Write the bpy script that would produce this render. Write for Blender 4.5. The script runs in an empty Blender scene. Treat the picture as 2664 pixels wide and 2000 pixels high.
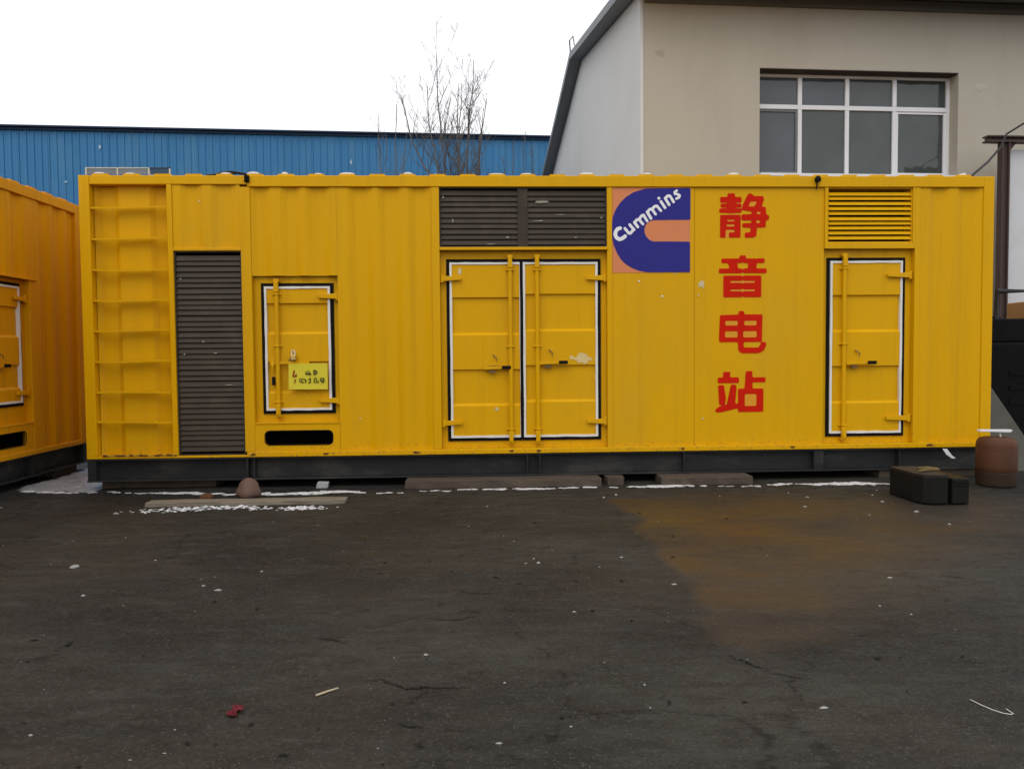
import bpy, bmesh, math, random
import numpy as np
from mathutils import Vector, Matrix

random.seed(7)
RNG = np.random.default_rng(11)
S = bpy.context.scene
COL = S.collection
R = math.radians

# ------------------------------------------------------------------ camera
cam_d = bpy.data.cameras.new('camera')
cam = bpy.data.objects.new('camera', cam_d)
COL.objects.link(cam)
cam_d.sensor_width = 36.0
cam_d.lens = 36.0 * 1950 / 2664
cam_d.clip_start = 0.05
cam_d.clip_end = 2000
YAW, PITCH, ROLL = 0.0424, 0.0406, -0.0087
fw = Vector((math.sin(YAW) * math.cos(PITCH), math.cos(YAW) * math.cos(PITCH), -math.sin(PITCH)))
r0 = Vector((math.cos(YAW), -math.sin(YAW), 0))
u0 = r0.cross(fw)
rr = r0 * math.cos(ROLL) + u0 * math.sin(ROLL)
uu = u0 * math.cos(ROLL) - r0 * math.sin(ROLL)
m = Matrix((rr, uu, -fw)).transposed().to_4x4()
m.translation = Vector((0, -7.3254, 1.2758))
cam.matrix_world = m
S.camera = cam

# ------------------------------------------------------------------ world, sun, exposure
SUN_EL, SUN_AZ = R(52), R(205)          # azimuth measured clockwise from +Y (north): behind and left of the camera
w = bpy.data.worlds.new('World'); S.world = w; w.use_nodes = True
nt = w.node_tree; nt.nodes.clear()
sky = nt.nodes.new('ShaderNodeTexSky'); sky.sky_type = 'NISHITA'; sky.sun_disc = False
sky.sun_elevation = SUN_EL; sky.sun_rotation = SUN_AZ
sky.air_density = 1.0; sky.dust_density = 3.0; sky.ozone_density = 1.0
hs = nt.nodes.new('ShaderNodeHueSaturation'); hs.inputs['Saturation'].default_value = 0.06
mixw = nt.nodes.new('ShaderNodeMix'); mixw.data_type = 'RGBA'
mixw.inputs[0].default_value = 0.75
mixw.inputs[7].default_value = (10.2, 10.3, 10.6, 1)      # an even overcast layer over the clear sky
bg = nt.nodes.new('ShaderNodeBackground'); bg.inputs['Strength'].default_value = 0.135
wo = nt.nodes.new('ShaderNodeOutputWorld')
nt.links.new(sky.outputs[0], hs.inputs['Color'])
nt.links.new(hs.outputs[0], mixw.inputs[6])
nt.links.new(mixw.outputs[2], bg.inputs['Color'])
nt.links.new(bg.outputs[0], wo.inputs['Surface'])
sd = bpy.data.lights.new('sun', 'SUN'); sun = bpy.data.objects.new('sun', sd); COL.objects.link(sun)
sd.energy = 0.6; sd.angle = R(40); sd.color = (1.0, 0.97, 0.93)
to_sun = Vector((math.sin(SUN_AZ) * math.cos(SUN_EL), math.cos(SUN_AZ) * math.cos(SUN_EL), math.sin(SUN_EL)))
sun.rotation_euler = to_sun.to_track_quat('Z', 'Y').to_euler()
sun.location = (0, -10, 20)
S.view_settings.view_transform = 'Standard'; S.view_settings.look = 'None'
S.view_settings.gamma = 1.0; S.view_settings.exposure = 0.0
S.view_settings.use_curve_mapping = False
S.render.engine = 'CYCLES'

# ------------------------------------------------------------------ helpers: materials
MATS = {}
def mat(name, col, rough=0.5, metal=0.0, var=0.12, scale=3.0, bump=0.0, bscale=40.0, stretch=(1, 1, 1), dirt=None, dirt_amt=0.3, dirt_scale=2.0, spec=0.2, streak=0.0):
    if name in MATS: return MATS[name]
    mt = bpy.data.materials.new(name); mt.use_nodes = True
    t = mt.node_tree; p = t.nodes['Principled BSDF']
    p.inputs['Metallic'].default_value = metal
    p.inputs['Specular IOR Level'].default_value = spec
    tc = t.nodes.new('ShaderNodeTexCoord'); mp = t.nodes.new('ShaderNodeMapping'); mp.inputs['Scale'].default_value = stretch
    geo = t.nodes.new('ShaderNodeNewGeometry')
    t.links.new(geo.outputs['Position'], mp.inputs['Vector'])
    n1 = t.nodes.new('ShaderNodeTexNoise'); n1.inputs['Scale'].default_value = scale; n1.inputs['Detail'].default_value = 6
    t.links.new(mp.outputs[0], n1.inputs['Vector'])
    cr = t.nodes.new('ShaderNodeMix'); cr.data_type = 'RGBA'
    a = [c * (1 - var) for c in col]; b = [min(1, c * (1 + var)) for c in col]
    cr.inputs[6].default_value = (*a, 1); cr.inputs[7].default_value = (*b, 1)
    t.links.new(n1.outputs['Fac'], cr.inputs[0])
    out = cr.outputs[2]
    if dirt:
        n2 = t.nodes.new('ShaderNodeTexNoise'); n2.inputs['Scale'].default_value = dirt_scale; n2.inputs['Detail'].default_value = 9; n2.inputs['Roughness'].default_value = 0.65
        t.links.new(mp.outputs[0], n2.inputs['Vector'])
        mr = t.nodes.new('ShaderNodeMapRange'); mr.inputs[1].default_value = 0.5; mr.inputs[2].default_value = 0.75; mr.inputs[4].default_value = dirt_amt
        t.links.new(n2.outputs['Fac'], mr.inputs[0])
        m2 = t.nodes.new('ShaderNodeMix'); m2.data_type = 'RGBA'
        t.links.new(mr.outputs[0], m2.inputs[0]); t.links.new(out, m2.inputs[6]); m2.inputs[7].default_value = (*dirt, 1)
        out = m2.outputs[2]
    if streak:                                   # rain streaks, and mud splashed in specks along the foot
        ms = t.nodes.new('ShaderNodeMapping'); ms.inputs['Scale'].default_value = (9, 9, 0.45); t.links.new(geo.outputs['Position'], ms.inputs[0])
        ns = t.nodes.new('ShaderNodeTexNoise'); ns.inputs['Scale'].default_value = 1.3; ns.inputs['Detail'].default_value = 8; ns.inputs['Roughness'].default_value = 0.7; t.links.new(ms.outputs[0], ns.inputs['Vector'])
        q = t.nodes.new('ShaderNodeMapRange'); q.inputs[1].default_value = 0.52; q.inputs[2].default_value = 0.74; q.inputs[4].default_value = streak; t.links.new(ns.outputs['Fac'], q.inputs[0])
        m3 = t.nodes.new('ShaderNodeMix'); m3.data_type = 'RGBA'; t.links.new(q.outputs[0], m3.inputs[0]); t.links.new(out, m3.inputs[6]); m3.inputs[7].default_value = (0.30, 0.15, 0.015, 1)
        sx = t.nodes.new('ShaderNodeSeparateXYZ'); t.links.new(geo.outputs['Position'], sx.inputs[0])
        nm = t.nodes.new('ShaderNodeTexNoise'); nm.inputs['Scale'].default_value = 34; nm.inputs['Detail'].default_value = 6; nm.inputs['Roughness'].default_value = 0.75; t.links.new(geo.outputs['Position'], nm.inputs['Vector'])
        lim = t.nodes.new('ShaderNodeMapRange'); lim.inputs[1].default_value = 0.30; lim.inputs[2].default_value = 1.0; lim.inputs[3].default_value = 0.55; lim.inputs[4].default_value = 0.80; t.links.new(sx.outputs[2], lim.inputs[0])
        gt = t.nodes.new('ShaderNodeMath'); gt.operation = 'SUBTRACT'; t.links.new(nm.outputs['Fac'], gt.inputs[0]); t.links.new(lim.outputs[0], gt.inputs[1])
        g2 = t.nodes.new('ShaderNodeMapRange'); g2.inputs[1].default_value = 0.0; g2.inputs[2].default_value = 0.06; g2.inputs[4].default_value = 0.55; t.links.new(gt.outputs[0], g2.inputs[0])
        m4 = t.nodes.new('ShaderNodeMix'); m4.data_type = 'RGBA'; t.links.new(g2.outputs[0], m4.inputs[0]); t.links.new(m3.outputs[2], m4.inputs[6]); m4.inputs[7].default_value = (0.16, 0.095, 0.035, 1)
        out = m4.outputs[2]
    t.links.new(out, p.inputs['Base Color'])
    rr_ = t.nodes.new('ShaderNodeMapRange'); rr_.inputs[3].default_value = max(0.02, rough - 0.08); rr_.inputs[4].default_value = min(1, rough + 0.1)
    t.links.new(n1.outputs['Fac'], rr_.inputs[0]); t.links.new(rr_.outputs[0], p.inputs['Roughness'])
    if bump:
        n3 = t.nodes.new('ShaderNodeTexNoise'); n3.inputs['Scale'].default_value = bscale; n3.inputs['Detail'].default_value = 5
        t.links.new(mp.outputs[0], n3.inputs['Vector'])
        bp = t.nodes.new('ShaderNodeBump'); bp.inputs['Strength'].default_value = bump; bp.inputs['Distance'].default_value = 0.01
        t.links.new(n3.outputs['Fac'], bp.inputs['Height']); t.links.new(bp.outputs[0], p.inputs['Normal'])
    MATS[name] = mt
    return mt

YEL = mat('yellow_paint', (0.675, 0.355, 0.002), 0.42, streak=0.18, spec=0.10, var=0.05, scale=1.6, bump=0.12, bscale=2.2, dirt=(0.50, 0.30, 0.03), dirt_amt=0.35, dirt_scale=1.1, stretch=(1, 1, 0.35))
YEL_SHADED = mat('shaded_yellow_paint', (0.655, 0.290, 0.002), 0.45, streak=0.35, spec=0.10, var=0.06, scale=1.6, bump=0.12, bscale=2.2, dirt=(0.40, 0.19, 0.02), dirt_amt=0.4, dirt_scale=1.1, stretch=(1, 1, 0.35))  # same yellow paint, its colour deepened to carry the shade between the containers
LOUV = mat('dark_louvre_paint', (0.046, 0.034, 0.023), 0.5, var=0.2, scale=5, dirt=(0.088, 0.066, 0.044), dirt_amt=0.6, dirt_scale=4)
BLK = mat('black_rubber', (0.008, 0.007, 0.006), 0.6, spec=0.08, var=0.2)
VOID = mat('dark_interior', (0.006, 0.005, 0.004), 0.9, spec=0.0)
WHT = mat('white_seal_strip', (0.72, 0.70, 0.66), 0.5, var=0.08, scale=8, dirt=(0.45, 0.40, 0.30), dirt_amt=0.4)
SKID = mat('black_skid_paint', (0.024, 0.025, 0.026), 0.45, spec=0.12, var=0.25, scale=3, bump=0.2, bscale=30, dirt=(0.09, 0.08, 0.065), dirt_amt=0.55, dirt_scale=3, stretch=(0.6, 1, 1.5))
RUST = mat('rusty_steel', (0.10, 0.045, 0.02), 0.8, var=0.4, scale=25, bump=0.4, bscale=60)
CHIP = mat('chipped_sill_paint', (0.55, 0.30, 0.02), 0.7, var=0.2, scale=12, dirt=(0.06, 0.028, 0.012), dirt_amt=1.0, dirt_scale=16, bump=0.5, bscale=50)
GREY_STEEL = mat('worn_latch_steel', (0.20, 0.12, 0.05), 0.5, metal=0.3, var=0.4, scale=30)
BRASS = mat('brass', (0.62, 0.45, 0.16), 0.3, metal=0.9, var=0.1)
LBLUE = mat('logo_blue', (0.034, 0.032, 0.215), 0.45, spec=0.06, var=0.08, scale=3)
LORANGE = mat('logo_orange', (0.66, 0.235, 0.105), 0.45, spec=0.05, var=0.06, scale=3)
LWHITE = mat('logo_white', (0.80, 0.79, 0.80), 0.5, var=0.03)
LRED = mat('letter_red', (0.56, 0.014, 0.003), 0.5, spec=0.05, var=0.12, scale=6)
HALO = mat('letter_overspray', (0.68, 0.29, 0.018), 0.5, var=0.05, scale=6)
SIGNY = mat('sign_yellow', (0.66, 0.56, 0.035), 0.35, var=0.06, scale=8)
SIGNR = mat('sign_red', (0.22, 0.012, 0.008), 0.5)
SIGNK = mat('sign_black', (0.012, 0.02, 0.012), 0.5)
SNOW = mat('old_snow', (0.62, 0.63, 0.65), 0.6, var=0.12, scale=14, bump=0.6, bscale=70, dirt=(0.10, 0.09, 0.08), dirt_amt=1.0, dirt_scale=22)
SLUSH = mat('grey_slush', (0.33, 0.335, 0.35), 0.3, var=0.2, scale=5, bump=0.4, bscale=30, dirt=(0.10, 0.10, 0.10), dirt_amt=0.8, dirt_scale=3)
TIMB = mat('weathered_timber', (0.085, 0.066, 0.05), 0.85, var=0.35, scale=6, bump=0.6, bscale=22, stretch=(0.5, 6, 6), dirt=(0.04, 0.032, 0.025), dirt_amt=0.8, dirt_scale=5)
PLANK = mat('grey_plank', (0.20, 0.17, 0.13), 0.85, var=0.3, scale=6, bump=0.6, bscale=22, stretch=(0.5, 8, 8), dirt=(0.06, 0.05, 0.04), dirt_amt=0.8, dirt_scale=4)
BLUE = mat('blue_cladding', (0.045, 0.190, 0.385), 0.5, var=0.10, scale=0.8, dirt=(0.10, 0.24, 0.36), dirt_amt=0.8, dirt_scale=1.6, stretch=(1, 1, 0.18))
BLUEFL = mat('dark_blue_flashing', (0.015, 0.035, 0.075), 0.5, var=0.15)
BEIGE = mat('beige_render', (0.425, 0.388, 0.322), 0.9, var=0.05, scale=0.9, bump=0.25, bscale=90, dirt=(0.37, 0.33, 0.265), dirt_amt=0.6, dirt_scale=1.4, stretch=(1, 1, 0.25))
GREYW = mat('grey_render', (0.60, 0.60, 0.59), 0.9, var=0.04, scale=0.9, bump=0.2, bscale=90, dirt=(0.52, 0.52, 0.47), dirt_amt=0.5, dirt_scale=0.5)
ROOFG = mat('dark_grey_roof_metal', (0.17, 0.19, 0.205), 0.5, var=0.12, scale=2)
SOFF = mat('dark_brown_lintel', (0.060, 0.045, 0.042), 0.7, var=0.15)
PVC = mat('white_pvc', (0.72, 0.72, 0.74), 0.4, var=0.04, scale=3)
BROWNST = mat('brown_steel', (0.070, 0.046, 0.040), 0.5, var=0.2, scale=5)
PANELW = mat('white_sheet', (0.60, 0.60, 0.61), 0.45, var=0.04, scale=1.2, dirt=(0.5, 0.5, 0.49), dirt_amt=0.5)
BMACH = mat('black_machine_paint', (0.006, 0.006, 0.007), 0.5, spec=0.06, var=0.3, scale=8)
DGREY = mat('dark_grey_pipe', (0.035, 0.035, 0.038), 0.45)
CARD = mat('tan_cardboard', (0.42, 0.25, 0.12), 0.85, var=0.08)
OLIVE = mat('olive_grey_plate', (0.075, 0.074, 0.060), 0.5, var=0.2, scale=3, dirt=(0.04, 0.037, 0.03), dirt_amt=0.8)
DRUM = mat('brown_drum_paint', (0.085, 0.034, 0.018), 0.55, var=0.22, scale=7, bump=0.3, bscale=25, dirt=(0.05, 0.03, 0.02), dirt_amt=0.7, dirt_scale=6)
DRUMD = mat('olive_drum_base', (0.038, 0.024, 0.014), 0.6, var=0.25, scale=7, bump=0.3, bscale=25)
TUB = mat('black_plastic', (0.012, 0.0115, 0.0105), 0.5, spec=0.1, var=0.25, scale=6, bump=0.25, bscale=30)
TUBTOP = mat('muddy_lid', (0.04, 0.031, 0.023), 0.7, var=0.3, scale=9, bump=0.4, bscale=30)
STICK = mat('pale_stick', (0.45, 0.38, 0.25), 0.8, var=0.2, scale=30)
BARK = mat('grey_bark', (0.13, 0.12, 0.112), 0.9, var=0.3, scale=9, bump=0.5, bscale=40)
STONE = mat('reddish_stone', (0.135, 0.085, 0.066), 0.85, var=0.25, scale=12, bump=0.6, bscale=45)
PEB = mat('pale_grit', (0.30, 0.29, 0.27), 0.8, var=0.3, scale=20)
DARKBIT = mat('dark_litter', (0.014, 0.012, 0.010), 0.9)
REDW = mat('red_wrapper_foil', (0.13, 0.014, 0.022), 0.45, var=0.5, scale=60)
STRING = mat('white_string', (0.60, 0.58, 0.52), 0.8)
RACK = mat('pale_aluminium', (0.52, 0.50, 0.42), 0.4, metal=0.3, var=0.1)
FOAM = mat('pale_foam', (0.36, 0.36, 0.37), 0.8, var=0.1, scale=10, bump=0.3)
CABLE = mat('black_cable', (0.015, 0.015, 0.016), 0.5)
SCUFF = mat('scuffed_primer', (0.60, 0.50, 0.30), 0.7, var=0.15, scale=20)

def glass_mat(name, tint, rough):
    mt = bpy.data.materials.new(name); mt.use_nodes = True
    p = mt.node_tree.nodes['Principled BSDF']
    p.inputs['Base Color'].default_value = (*tint, 1); p.inputs['Roughness'].default_value = rough
    p.inputs['IOR'].default_value = 1.5
    t = mt.node_tree; n = t.nodes.new('ShaderNodeTexNoise'); n.inputs['Scale'].default_value = 1.6; n.inputs['Detail'].default_value = 3
    g_ = t.nodes.new('ShaderNodeNewGeometry'); t.links.new(g_.outputs['Position'], n.inputs['Vector'])
    b_ = t.nodes.new('ShaderNodeBump'); b_.inputs['Strength'].default_value = 0.35; b_.inputs['Distance'].default_value = 0.05
    t.links.new(n.outputs['Fac'], b_.inputs['Height']); t.links.new(b_.outputs[0], p.inputs['Normal'])
    x_ = t.nodes.new('ShaderNodeMix'); x_.data_type = 'RGBA'; x_.inputs[6].default_value = (*[c*0.6 for c in tint], 1); x_.inputs[7].default_value = (*[c*1.3 for c in tint], 1)
    t.links.new(n.outputs['Fac'], x_.inputs[0]); t.links.new(x_.outputs[2], p.inputs['Base Color'])
    return mt
PANE = glass_mat('dim_window_glass', (0.060, 0.070, 0.068), 0.06)
PANEB = glass_mat('bluish_window_glass', (0.070, 0.080, 0.095), 0.06)
ACRY = glass_mat('grey_acrylic', (0.13, 0.15, 0.17), 0.25)

# ------------------------------------------------------------------ helpers: meshes
class MB:
    def __init__(s): s.v = []; s.f = []
    def add(s, vs, fs):
        o = len(s.v); s.v += [tuple(p) for p in vs]; s.f += [tuple(i + o for i in f) for f in fs]; return s
    def box(s, x0, x1, y0, y1, z0, z1):
        return s.add([(x0,y0,z0),(x1,y0,z0),(x1,y1,z0),(x0,y1,z0),(x0,y0,z1),(x1,y0,z1),(x1,y1,z1),(x0,y1,z1)],
                     [(0,3,2,1),(4,5,6,7),(0,1,5,4),(1,2,6,5),(2,3,7,6),(3,0,4,7)])
    def prism(s, prof, a0, a1, axis='x'):
        # closed profile of 2D points extruded along axis; x: (y,z), y: (x,z), z: (x,y)
        n = len(prof)
        def P(a, p):
            return {'x': (a, p[0], p[1]), 'y': (p[0], a, p[1]), 'z': (p[0], p[1], a)}[axis]
        vs = [P(a0, p) for p in prof] + [P(a1, p) for p in prof]
        fs = [(i, (i+1) % n, n + (i+1) % n, n + i) for i in range(n)] + [tuple(range(n))[::-1], tuple(range(n, 2*n))]
        return s.add(vs, fs)
    def strip(s, prof, a0, a1, axis='x'):
        n = len(prof)
        def P(a, p):
            return {'x': (a, p[0], p[1]), 'y': (p[0], a, p[1]), 'z': (p[0], p[1], a)}[axis]
        vs = [P(a0, p) for p in prof] + [P(a1, p) for p in prof]
        return s.add(vs, [(i, i+1, n+i+1, n+i) for i in range(n-1)])
    def tube(s, pts, rad, n=8, cap=True):
        pts = [Vector(p) for p in pts]; k = len(pts)
        rad = rad if isinstance(rad, (list, tuple)) else [rad] * k
        vs = []; fs = []
        ref = None
        for i, p in enumerate(pts):
            d = (pts[min(i+1, k-1)] - pts[max(i-1, 0)]).normalized()
            if ref is None: ref = Vector((0, 0, 1)) if abs(d.z) < 0.9 else Vector((1, 0, 0))
            a = d.cross(ref).normalized(); b = d.cross(a).normalized(); ref = b.cross(d) if False else ref
            for j in range(n):
                t = 2*math.pi*j/n
                vs.append(p + (a*math.cos(t) + b*math.sin(t)) * rad[i])
        for i in range(k-1):
            for j in range(n):
                fs.append((i*n+j, i*n+(j+1) % n, (i+1)*n+(j+1) % n, (i+1)*n+j))
        if cap: fs += [tuple(range(n))[::-1], tuple(range((k-1)*n, k*n))]
        return s.add(vs, fs)
    def lathe(s, prof, c, n=32):
        vs = []; fs = []; k = len(prof)
        for r_, z_ in prof:
            for j in range(n):
                t = 2*math.pi*j/n; vs.append((c[0]+r_*math.cos(t), c[1]+r_*math.sin(t), c[2]+z_))
        for i in range(k-1):
            for j in range(n):
                fs.append((i*n+j, i*n+(j+1) % n, (i+1)*n+(j+1) % n, (i+1)*n+j))
        fs += [tuple(range(n))[::-1], tuple(range((k-1)*n, k*n))]
        return s.add(vs, fs)
    def mesh(s, name):
        me = bpy.data.meshes.new(name); me.from_pydata(s.v, [], s.f)
        bm = bmesh.new(); bm.from_mesh(me); bmesh.ops.recalc_face_normals(bm, faces=bm.faces); bm.to_mesh(me); bm.free()
        return me
    def build(s, name, mt, parent=None, bevel=0.0, smooth=False):
        return link(name, s.mesh(name), mt, parent, bevel, smooth)

def link(name, me, mt, parent=None, bevel=0.0, smooth=False):
    if mt and not me.materials: me.materials.append(mt)
    o = bpy.data.objects.new(name, me); COL.objects.link(o)
    if parent: o.parent = parent
    if smooth:
        for p in me.polygons: p.use_smooth = True
    if bevel:
        b = o.modifiers.new('bevel', 'BEVEL'); b.width = bevel; b.segments = 2; b.limit_method = 'ANGLE'; b.angle_limit = R(40)
    return o

def thing(name, label, cat, loc=(0, 0, 0), rotz=0.0, group=None):
    o = bpy.data.objects.new(name, None); COL.objects.link(o); o.empty_display_size = 0.1
    o.location = loc; o.rotation_euler = (0, 0, rotz)
    return tag(o, label, cat, group)
def tag(o, label, cat=None, group=None, kind=None):
    o['label'] = label
    if cat: o['category'] = cat
    if group: o['group'] = group
    if kind: o['kind'] = kind
    return o

def vnoise(x, y, seed=0):
    xi = np.floor(x).astype(int); yi = np.floor(y).astype(int); xf = x - xi; yf = y - yi
    def h(a, b):
        n = (a * 374761393 + b * 668265263 + seed * 982451653) & 0x7fffffff
        n = (n ^ (n >> 13)) * 1274126177 & 0x7fffffff
        return ((n ^ (n >> 16)) & 0xffff) / 65535.0
    u = xf*xf*(3-2*xf); v = yf*yf*(3-2*yf)
    return (h(xi, yi)*(1-u) + h(xi+1, yi)*u)*(1-v) + (h(xi, yi+1)*(1-u) + h(xi+1, yi+1)*u)*v
def fbm(x, y, seed=0, oct=4):
    t = 0; a = 0.5
    for i in range(oct):
        t = t + a*vnoise(x*2**i, y*2**i, seed+i); a *= 0.5
    return t
def in_poly(px, py, poly):
    c = np.zeros(px.shape, bool); n = len(poly)
    for i in range(n):
        x1, y1 = poly[i]; x2, y2 = poly[(i+1) % n]
        if y1 == y2: continue
        k = ((y1 > py) != (y2 > py)) & (px < (x2-x1)*(py-y1)/(y2-y1)+x1)
        c ^= k
    return c
def seg_dist(px, py, a, b):
    ax, ay = a; bx, by = b; dx, dy = bx-ax, by-ay; L = dx*dx+dy*dy or 1e-9
    t = np.clip(((px-ax)*dx+(py-ay)*dy)/L, 0, 1)
    return np.hypot(px-ax-t*dx, py-ay-t*dy)
def blur(f, n):
    for _ in range(2):
        k = 2*n+1
        for ax in (0, 1):
            c = np.cumsum(np.pad(f, [(n+1, n) if a == ax else (0, 0) for a in (0, 1)], mode='edge'), axis=ax)
            f = (np.take(c, range(k, c.shape[ax]), axis=ax) - np.take(c, range(0, c.shape[ax]-k), axis=ax)) / k
    return f
def iso_faces(f, gx, gy, lvl=0.5):
    """Flat outline mesh of the region f > lvl (marching squares; full cells merged along each row)."""
    verts = {}; V = []; F = []
    def vid(p):
        k = (round(p[0], 5), round(p[1], 5))
        if k not in verts: verts[k] = len(V); V.append(p)
        return verts[k]
    ny, nx = f.shape
    ins = f > lvl
    for j in range(ny-1):
        run = None
        for i in range(nx-1):
            c = (ins[j, i], ins[j, i+1], ins[j+1, i+1], ins[j+1, i])
            if all(c):
                if run is None: run = i
                continue
            if run is not None:
                F.append([vid((gx[run], gy[j])), vid((gx[i], gy[j])), vid((gx[i], gy[j+1])), vid((gx[run], gy[j+1]))]); run = None
            if not any(c): continue
            pts = [((gx[i], gy[j]), f[j, i]), ((gx[i+1], gy[j]), f[j, i+1]), ((gx[i+1], gy[j+1]), f[j+1, i+1]), ((gx[i], gy[j+1]), f[j+1, i])]
            poly = []
            for k in range(4):
                (p, a), (q, b) = pts[k], pts[(k+1) % 4]
                if a > lvl: poly.append(p)
                if (a > lvl) != (b > lvl):
                    t = (lvl-a)/(b-a); poly.append((p[0]+(q[0]-p[0])*t, p[1]+(q[1]-p[1])*t))
            ids = []
            for p in poly:
                q = vid(p)
                if q not in ids: ids.append(q)
            if len(ids) > 2: F.append(ids)
        if run is not None:
            F.append([vid((gx[run], gy[j])), vid((gx[nx-1], gy[j])), vid((gx[nx-1], gy[j+1])), vid((gx[run], gy[j+1]))])
    return V, F
def paint(name, parent, mt, shapes, holes, strokes, box, org, sc, y, step=5, rnd=1):
    """A flat painted mark: polygons, holes and round-ended strokes in drawing units -> mesh on the face plane."""
    gx = np.arange(box[0]-4*step, box[2]+5*step, step, dtype=float); gy = np.arange(box[1]-4*step, box[3]+5*step, step, dtype=float)
    X, Y = np.meshgrid(gx, gy); ss = 3
    acc = np.zeros(X.shape)
    for ox in range(ss):
        for oy in range(ss):
            px = X+(ox-1)*step/ss; py = Y+(oy-1)*step/ss
            f = np.zeros(X.shape, bool)
            for p in shapes: f |= in_poly(px, py, p)
            for p in holes: f &= ~in_poly(px, py, p)
            for pts, wd in strokes:
                for a, b in zip(pts[:-1], pts[1:]): f |= seg_dist(px, py, a, b) < wd/2
            acc += f
    acc /= ss*ss
    if rnd: acc = blur(acc, rnd)
    V, F = iso_faces(acc, gx, gy)
    me = bpy.data.meshes.new(name)
    me.from_pydata([(org[0]+(vx-org[2])*sc[0], y, org[1]-(vy-org[3])*sc[1]) for vx, vy in V], [], F)
    return link(name, me, mt, parent)
def rect(a, b, c, d): return [(a, b), (c, b), (c, d), (a, d)]

def scuff(parent, cx, cz, rx, rz, y, seed, mt=SCUFF, step=0.006, thr=0.5):
    gx = np.arange(cx-rx*1.4, cx+rx*1.4, step); gy = np.arange(cz-rz*1.4, cz+rz*1.4, step); X, Y = np.meshgrid(gx, gy)
    f = 1.0-((X-cx)/rx)**2*0.5-((Y-cz)/rz)**2*0.5+(fbm(X*6/rx*0.4, Y*6/rz*0.4, seed, 3)-0.5)*1.2
    V, F = iso_faces(f, gx, gy, 0.62)
    if not F: return
    me = bpy.data.meshes.new('paint_scuff'); me.from_pydata([(a, y, b) for a, b in V], [], F)
    return link('paint_scuff', me, mt, parent)
def plate_hole(outer, holes, y0, y1, swap=None):
    """Plate in the x-z plane with holes, thickness y0..y1."""
    bm = bmesh.new()
    def loop(pts, y):
        vs = [bm.verts.new((p[0], y, p[1])) for p in pts]
        return vs, [bm.edges.new((vs[i], vs[(i+1) % len(vs)])) for i in range(len(vs))]
    L0 = [loop(p, y0) for p in [outer]+holes]; L1 = [loop(p, y1) for p in [outer]+holes]
    bmesh.ops.triangle_fill(bm, edges=[e for l in L0 for e in l[1]], use_beauty=True)
    bmesh.ops.triangle_fill(bm, edges=[e for l in L1 for e in l[1]], use_beauty=True)
    for (a, _), (b, _) in zip(L0, L1):
        for i in range(len(a)): bm.faces.new((a[i], a[(i+1) % len(a)], b[(i+1) % len(a)], b[i]))
    bmesh.ops.recalc_face_normals(bm, faces=bm.faces)
    me = bpy.data.meshes.new('plate'); bm.to_mesh(me); bm.free()
    return me
def pill(x0, x1, z0, z1, r, n=6):
    pts = []
    for cx, cz, a0 in ((x1-r, z1-r, 0), (x0+r, z1-r, 90), (x0+r, z0+r, 180), (x1-r, z0+r, 270)):
        for k in range(n+1):
            a = R(a0 + 90*k/n); pts.append((cx+r*math.cos(a), cz+r*math.sin(a)))
    return pts

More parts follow.
